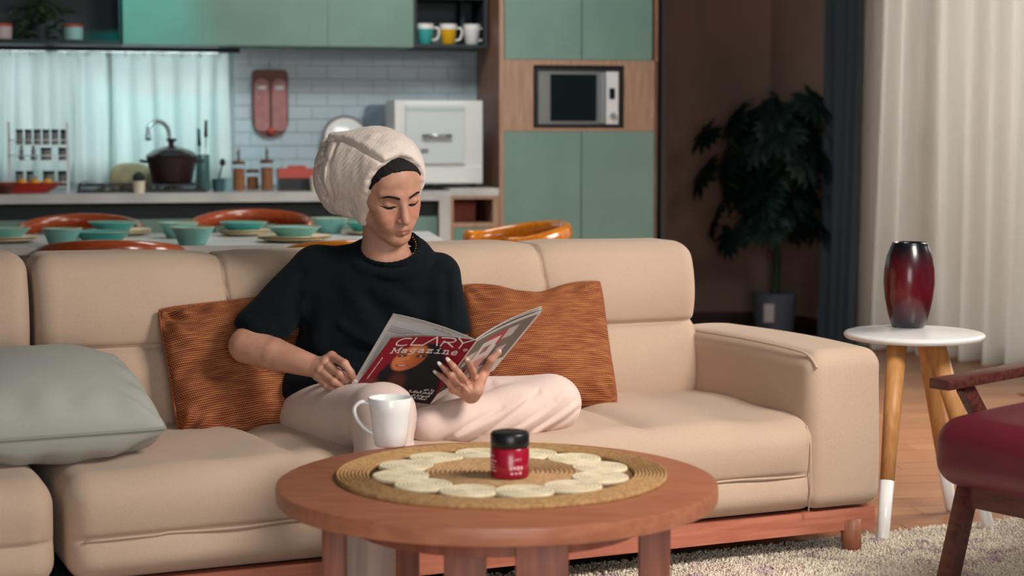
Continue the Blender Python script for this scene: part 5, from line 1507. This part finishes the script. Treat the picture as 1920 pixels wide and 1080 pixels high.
# left arm: elbow behind the magazine
EL, WL = np.array(at(850, 652, 4.56)), np.array(at(883, 738, 4.300))
body.chain([SL, EL], [.046, .040], .02); body.chain([EL, EL*.5+WL*.5, WL], [.041, .036, .0225], .02)
def dz(l, offs): 
    out = []
    for (x, y), o in zip(l, offs): out.append(np.array(at(x, y, sheet_depth(x, y) - o)))
    return out
lf = [dz(((889, 715), (886, 695), (880, 682), (875, 673)), (.030, .026, .017, .010)),
      dz(((876, 718), (859, 698), (850, 687), (842, 677)), (.034, .028, .018, .010)),
      dz(((863, 723), (846, 704), (836, 694), (826, 684)), (.034, .027, .018, .010)),
      dz(((850, 731), (839, 715), (828, 706), (818, 699)), (.032, .025, .017, .010))]
lr = [[.0100, .0086, .0076, .0062], [.0100, .0086, .0076, .0062], [.0096, .0082, .0072, .0058], [.0088, .0074, .0064, .0052]]
hand(WL, lf, .0185, None, lr)
lt = [np.array(at(894, 732, 4.285))] + dz(((908, 698), (921, 674), (935, 660)), (.030, .020, .012))
body.chain([WL] + lt, [.0175, .0150, .0118, .0100, .0078], .007)
body.cone(np.array(at(891, 734, 4.290)), np.array(at(876, 730, 4.280)), .014, .014, .01)
for q in (((883, 717), (886, 730)), ((870, 722), (880, 734)), ((857, 728), (874, 737))):
    creaseXZ(body, [at(x, y, 4.25) for x, y in q], .0032, -.0022, 4.15, 4.285)
for q in (((617, 675), (606, 686)), ((607, 688), (600, 694))):
    creaseXZ(body, [at(x, y, 4.36) for x, y in q], .0032, -.0020, 4.28, 4.40)
# legs and feet under the trousers
HIPR, HIPL = np.array(at(590, 782, 4.58)), np.array(at(722, 775, 4.60))
KR, KL = np.array(at(722, 779, 4.19)), np.array(at(1030, 757, 4.56))
AR = np.array((KR[0] - .012, 4.13, .10)); AL = np.array(at(845, 792, 4.385))
body.chain([HIPR, KR], [.075, .052], .02); body.chain([KR, AR], [.05, .032], .02)
body.chain([HIPL, KL], [.075, .05], .02); body.chain([KL, AL], [.05, .034], .02)
body.chain([AR, AR + np.array((0, -.05, -.055)), AR + np.array((.005, -.15, -.078))], [.034, .032, .018], .02)
body.cone(AR, AR + np.array((0, .03, -.062)), .03, .026, .02)
body.chain([AL, AL + np.array((-.05, -.005, -.01)), AL + np.array((-.13, -.03, -.012))], [.034, .03, .02], .02)
body.cut((0, 0, .026), (0, 0, -1))
V, Fq = body.mesh(.00185, (-.83, 3.92, -.01), (.20, 4.82, 1.17))
loc = ((V - HC) @ HR) / HS
LX = loc[:, [0, 2]]; frontm = (loc[:, 1] > .06).astype(float)
ul = np.minimum(seg2(LX, (0, -.0695), (.021, -.0728)), seg2(LX, (0, -.0695), (-.021, -.0728)))
ll = np.minimum(seg2(LX, (0, -.0775), (.019, -.0745)), seg2(LX, (0, -.0775), (-.019, -.0745)))
tap = np.clip(1 - (np.abs(loc[:, 0])/.026)**2, .15, 1)
lip = np.clip(1 - (ul/(.0048*tap))**4, 0, 1); lip = np.maximum(lip, np.clip(1 - (ll/(.0062*tap))**4, 0, 1)) * frontm
blush = frontm*np.maximum(gauss(np.hypot(loc[:, 0]-.036, loc[:, 2]+.035), .022), gauss(np.hypot(loc[:, 0]+.036, loc[:, 2]+.035), .022))
N = NT('skin'); b = N.b
tc = N.n('ShaderNodeTexCoord'); n1 = N.n('ShaderNodeTexNoise', i_Scale=28.0, i_Detail=4.0); N.l(tc.outputs['Object'], n1.inputs[0])
cr = N.n('ShaderNodeValToRGB'); cr.color_ramp.elements[0].color = rgba((178, 128, 105)); cr.color_ramp.elements[1].color = rgba((198, 147, 124)); cr.color_ramp.elements[0].position = .3; cr.color_ramp.elements[1].position = .7
N.l(n1.outputs[0], cr.inputs[0])
def mixnode(a, col, attr, k):
    at_ = N.n('ShaderNodeAttribute', attribute_name=attr); mu = N.n('ShaderNodeMath', operation='MULTIPLY', i_1=k); N.l(at_.outputs['Fac'], mu.inputs[0])
    mx = N.n('ShaderNodeMix', data_type='RGBA'); N.l(mu.outputs[0], mx.inputs[0]); N.l(a, mx.inputs[6]); mx.inputs[7].default_value = rgba(col); return mx.outputs[2]
c_ = mixnode(cr.outputs[0], (196, 112, 92), 'blush', .35); c_ = mixnode(c_, (152, 86, 78), 'lip', .70)
N.l(c_, b.inputs['Base Color']); b.inputs['Roughness'].default_value = .5; b.inputs['Specular IOR Level'].default_value = .4
b.inputs['Subsurface Weight'].default_value = .12; b.inputs['Subsurface Radius'].default_value = (1, .35, .2); b.inputs['Subsurface Scale'].default_value = .006
n2 = N.n('ShaderNodeTexNoise', i_Scale=700.0, i_Detail=2.0); N.l(tc.outputs['Object'], n2.inputs[0]); bp = N.n('ShaderNodeBump', i_Strength=.06, i_Distance=.0005); N.l(n2.outputs[0], bp.inputs['Height']); N.l(bp.outputs[0], b.inputs['Normal'])
M['skin'] = N.m
world_child(field_obj('body', V, Fq, M['skin'], None, {'lip': lip, 'blush': blush}))
def face_y(x, z):
    ys = np.linspace(.12, .03, 400); d = body.ev(np.stack([hw_((x, y, z)) for y in ys]))
    i = int(np.argmax(d < 0)); return ys[i]
def face_line(pts, off=0): return [Vector(hw_((x, face_y(x, z) + off, z))) for x, z in pts]
M['hairm'] = mat('black_hair', (15, 14, 15), .7, (24, 21, 21), scale=160, spec=.25, bump=.6, bscale=260)
eyem = mat('eye_dark', (34, 25, 23), .25)
for sx in (-1, 1):
    pts = [(sx*.0125, .0150), (sx*.020, .0180), (sx*.030, .0205), (sx*.040, .0205), (sx*.049, .0170), (sx*.055, .0125)]
    world_child(obj('eyebrow', tube(smoothline(face_line(pts, -.0004), 4), [v for v in np.interp(np.linspace(0, 1, 21), [0, .15, .6, 1], [.0026, .0036, .0030, .0008])], 8, flat=(1, 1)), M['hairm']))
    xs = [.0155, .019, .023, .027, .031, .035, .039, .043, .047, .0495]
    up_ = np.interp(xs, [.0155, .022, .031, .040, .0495], [-.0085, -.0082, -.0092, -.0092, -.0082]); lo_ = np.interp(xs, [.0155, .020, .028, .036, .043, .0495], [-.0088, -.0122, -.0152, -.0150, -.0122, -.0084])
    V_ = []
    for k, x in enumerate(xs):
        for r_ in range(4):
            z = up_[k] + (lo_[k]-up_[k])*r_/3; V_.append(Vector(hw_((sx*x, face_y(sx*x, z) + .0006, z))))
    world_child(pymesh('eye', V_, grid_faces(len(xs), 4, flip=sx < 0), eyem))
    pts = [(sx*x, z) for x, z in zip(xs, up_)] + [(sx*.053, -.0070)]
    world_child(obj('eyelash', tube(face_line(pts, .0004), list(np.interp(np.linspace(0, 1, len(pts)), [0, .3, .8, 1], [.0006, .0013, .0013, .0004])), 6), M['hairm']))
# fingernails
def nail(tip, prev, w_, parent=None):
    tip, prev = Vector(tip), Vector(prev); d = (tip - prev).normalized(); toc = (Vector((0, 0, CAM_H)) - tip).normalized()
    nrm = (toc - d*toc.dot(d)).normalized(); s_ = d.cross(nrm)
    bm = BM(); bmesh.ops.create_uvsphere(bm, u_segments=14, v_segments=8, radius=1)
    R_ = Matrix((s_, d, nrm)).transposed().to_4x4()
    bmesh.ops.transform(bm, matrix=Matrix.Translation(tip + nrm*w_*.80 + d*w_*.45) @ R_ @ Matrix.Diagonal((w_*.78, w_*1.25, w_*.28, 1)), verts=bm.verts)
    return world_child(obj('fingernail', bm, M['nail']))
M['nail'] = mat('white_nail', (232, 220, 214), .2)
for f, r_ in zip(lf, lr): nail(f[-1], f[-2], r_[-1])
nail(rf[0][-1], rf[0][-2], rr_[0][-1]); nail(rf[1][-1], rf[1][-2], rr_[1][-1]); nail(lt[-1], lt[-2], .0052)
# hair between hairline and towel
hair = Field(); hair.ell(hw_((0, -.013, .031)), np.array((.0775, .0965, .0900))*HS, .01, HR); hair.ell(hw_((0, .043, .046)), np.array((.0585, .0455, .0490))*HS, .02*HS, HR)
def hl(P):
    q = ((P - HC) @ HR)/HS
    jag = .0016*wav(P, 330, 33) + .010*np.clip(1 - np.abs(q[:, 0])/.03, 0, 1)*0
    return (q[:, 1] - .735*q[:, 2] - .0135 + jag - .012*np.clip(np.abs(q[:, 0])/.06, 0, 1)**2*0)
hair.ops.append(('i', hl, .004, HC, 9))
hair.fn(lambda P: .0008*wav(P, 240, 31) + .0006*wav(P, 500, 32))
V, Fq = hair.mesh(.0022, HC - .15, HC + .15)
world_child(field_obj('hair', V, Fq, M['hairm']))
# ---- towel turban
tw = Field()
tw.ell(hw_((0, -.022, .046)), np.array((.0935, .116, .103))*HS, .02, HR)
def T(x, y, Y): return np.array(at(x, y, Y))
tw.ell(T(672, 318, 4.60), (.105, .11, .098), .04)
tw.ell(T(648, 335, 4.66), (.085, .09, .095), .03)
tw.cone(T(640, 300, 4.64), T(700, 285, 4.56), .055, .060, .03)
tw.cone(T(658, 380, 4.60), T(684, 405, 4.555), .040, .022, .03)
tw.cone(T(688, 330, 4.52), T(688, 410, 4.535), .035, .014, .03)
tw.cone(T(610, 330, 4.69), T(630, 380, 4.66), .030, .030, .012)
tw.cone(T(615, 275, 4.66), T(612, 340, 4.66), .024, .020, .010)
tw.cone(T(628, 262, 4.60), T(700, 268, 4.50), .018, .022, .010)
# face opening
def tcut(P):
    q = ((P - HC) @ HR)/HS
    return q[:, 1] - .014 - .20*q[:, 2] - .012*np.clip((q[:, 2]-.05)/.06, 0, 1)**2 + .001*np.sin(q[:, 2]*260) - .040*np.clip(-q[:, 0]/.08, 0, 1) - .013*np.clip(q[:, 0]/.06, 0, 1)
tw.ops.append(('i', tcut, .007, HC, 9))
tw.cone(hw_((0, .03, -.06)), NB + np.array((0, 0, -.05)), .062, .07, .01, True)
def PX(l, Y): return [at(x, y, Y) for x, y in l]
creaseXZ(tw, PX(((622, 262), (640, 262), (668, 273), (692, 287), (718, 301)), 4.52), .0050, -.0085, y1=4.62)
creaseXZ(tw, PX(((618, 254), (650, 255), (690, 272), (722, 290)), 4.52), .011, .006, y1=4.64)
creaseXZ(tw, PX(((632, 268), (626, 290), (620, 306)), 4.55), .0045, -.006, y1=4.66)
creaseXZ(tw, PX(((606, 268), (606, 290), (612, 300)), 4.55), .005, -.007, y1=4.68)
creaseXZ(tw, PX(((590, 312), (604, 305)), 4.55), .005, -.007, y1=4.70)
creaseXZ(tw, PX(((619, 314), (617, 330), (621, 352), (624, 370)), 4.55), .0055, -.007, y1=4.68)
creaseXZ(tw, PX(((598, 330), (606, 350), (612, 362)), 4.55), .005, -.008, y1=4.70)
creaseXZ(tw, PX(((604, 372), (624, 376)), 4.55), .004, -.006, y1=4.70)
creaseXZ(tw, PX(((612, 318), (608, 345), (616, 362)), 4.55), .008, .006, y1=4.70)
creaseXZ(tw, PX(((655, 398), (664, 412)), 4.55), .006, -.006, y1=4.66)
tw.fn(lambda P: .0010*wav(P, 45, 3) + .0008*wav(P, 140, 5) + .0008*wav(P, 480, 6))
V, Fq = tw.mesh(.0026, (-.58, 4.36, .86), (-.15, 4.82, 1.22))
world_child(field_obj('towel', V, Fq, M['terry'], label='beige terry towel wrapped round the head'))
# ---- T-shirt
sh = Field()
sh.cone(T(706, 500, 4.63), T(600, 503, 4.635), .060, .052, .03); sh.cone(T(752, 500, 4.62), T(815, 512, 4.62), .058, .050, .03)
sh.ell(T(731, 524, 4.60), (.105, .088, .055), .03)
sh.ell(T(703, 585, 4.62), (.182, .118, .165), .05)
sh.ell(T(688, 660, 4.61), (.190, .122, .130), .05)
sh.ell(T(672, 735, 4.61), (.205, .130, .120), .05)
sh.cone(T(560, 745, 4.63), T(545, 800, 4.62), .050, .030, .04)
sl = Field()
sl.cone(T(590, 512, 4.63), T(482, 616, 4.53), .066, .061, .03)
sl.cone(T(560, 560, 4.60), T(494, 618, 4.52), .055, .05, .03)
n_ = np.array((-.36, .10, -.93)); sl.cut(T(474, 625, 4.51), n_, .004)
slh = Field()
sh.ops.append(('u', lambda P: sl.ev(P), .035, T(525, 560, 4.6), .17))
sh.cone(T(482, 630, 4.525), T(442, 696, 4.49), .040, .056, .004, True)
sl2 = Field(); sl2.cone(T(820, 520, 4.62), T(846, 625, 4.545), .056, .050, .03); sl2.cut(T(846, 628, 4.545), (.12, -.1, -.95), .004)
sh.ops.append(('u', lambda P: sl2.ev(P), .03, T(832, 570, 4.58), .13))
N0 = np.array(at(733, 470, 4.595))
sh.cone(N0 + np.array((0, .005, -.055)), N0 + np.array((0, -.02, .12)), .062, .078, .004, True)
ring = [N0 + np.array((.078*math.cos(a), -.066*math.sin(a), -(.036 if math.sin(a) > 0 else .046)*math.sin(a) + .004)) for a in np.linspace(0, 2*PI, 33)]
sh.chain(ring, [.0095]*33, .004)
ring2 = [N0 + np.array((.094*math.cos(a), -.080*math.sin(a), -.046*math.sin(a) - .014)) for a in np.linspace(0, 2*PI, 33)]
sh.chain(ring2, [.010]*33, .018)
def cs(l, w_, amp, Y=4.5, y1=4.62): creaseXZ(sh, PX(l, Y), w_, amp, y1=y1)
cs(((560, 520), (548, 570), (560, 640)), .016, -.010); cs(((600, 560), (590, 640), (620, 700)), .03, .012); cs(((650, 540), (690, 600), (700, 650)), .028, .010)
cs(((690, 560), (730, 610), (760, 640)), .020, -.010); cs(((740, 560), (790, 600), (835, 600)), .022, .010); cs(((700, 520), (780, 560), (830, 560)), .018, -.006)
cs(((640, 610), (690, 640), (720, 650)), .014, .008); cs(((590, 680), (650, 650), (700, 655)), .014, -.009); cs(((535, 720), (600, 710), (660, 690)), .018, .010); cs(((525, 760), (570, 750)), .012, -.007)
cs(((500, 600), (540, 585), (560, 560)), .012, -.007); cs(((470, 600), (520, 570)), .014, .006); cs(((835, 520), (838, 600)), .012, -.008)
sh.fn(lambda P: .0035*wav(P, 9, 4) + .0018*wav(P, 22, 8))
sh.cut((0, 0, .402), (0, 0, -1), .006)
V, Fq = sh.mesh(.0030, (-.83, 4.38, .38), (-.02, 4.84, .92))
world_child(field_obj('t_shirt', V, Fq, M['shirt'], label='oversized black short sleeved T-shirt'))
# ---- trousers
tr = Field()
tr.cone(T(602, 782, 4.565), T(716, 781, 4.20), .100, .076, .03); tr.ell(T(640, 780, 4.62), (.17, .12, .085), .03)
tr.cone(T(650, 800, 4.42), T(712, 796, 4.22), .085, .060, .02)
tr.chain([np.array(KR), np.array((KR[0]-.004, 4.13, .30)), np.array((KR[0]-.002, 4.125, .055))], [.074, .076, .090], .03)
tr.cone(T(725, 770, 4.60), T(1030, 757, 4.56), .095, .072, .03)
tr.chain([T(1034, 757, 4.55), T(960, 776, 4.48), T(850, 792, 4.385)], [.073, .066, .052], .025)
tr.cone(T(850, 792, 4.385), T(800, 800, 4.35), .052, .050, .02)
def ct_(l, w_, amp, y0=-9, y1=9): creaseXZ(tr, PX(l, 4.4), w_, amp, y0, y1)
LY = 4.30
for l in (((835, 818), (880, 790), (940, 765)), ((905, 815), (970, 770), (1010, 742)), ((985, 820), (1040, 790), (1080, 765)), ((1020, 822), (1060, 800), (1086, 780)), ((950, 812), (1000, 785), (1040, 760))): ct_(l, .007, -.005, LY)
for l in (((860, 812), (920, 785), (980, 752)), ((960, 815), (1020, 780), (1060, 750)), ((1005, 820), (1055, 790), (1080, 775))): ct_(l, .012, .006, LY)
ct_(((800, 762), (860, 745), (920, 735)), .010, -.005, 4.5)
for x_ in (768, 778, 787): creaseXZ(tr, [at(x_, 745, 4.15), at(x_ + 2, 790, 4.15), at(x_ - 4, 830, 4.15)], .0035, -.004, y1=4.24)
for k in range(6):
    x_ = 650 + k*24; creaseXZ(tr, [at(x_, 900, 4.1), at(x_-6, 1150, 4.1)], .010, .006*(-1)**k, y1=4.25)
tr.fn(lambda P: .0028*wav(P, 10, 14) + .0014*wav(P, 26, 18))
tr.cut((0, 0, .030), (0, 0, -1), .004)
V, Fq = tr.mesh(.0034, (-.68, 3.95, .0), (.22, 4.86, .66))
world_child(field_obj('trousers', V, Fq, M['trouser'], label='loose pale pink trousers'))
# ---- necklace and bracelet
M['goldb'] = mat('gold_bead', (204, 150, 70), .25, metal=.9)
bm = BM()
for a in np.linspace(0, 2*PI, 46)[:-1]:
    q = N0 + np.array((.066*math.cos(a), -.054*math.sin(a) - .002, -.040*math.sin(a) + .012))
    bmesh.ops.create_icosphere(bm, subdivisions=1, radius=.0021, matrix=Matrix.Translation(q))
world_child(obj('necklace', bm, M['goldb'], kind='stuff'))
wv = (Vector(WL) - Vector(EL)).normalized(); sa = wv.orthogonal().normalized(); sb_ = wv.cross(sa)
world_child(obj('bracelet', tube([Vector(WL) - wv*.012 + (sa*math.cos(a) + sb_*math.sin(a))*.0275 for a in np.linspace(0, 2*PI, 25)[:-1]], .0016, 6, closed=True), M['black']))
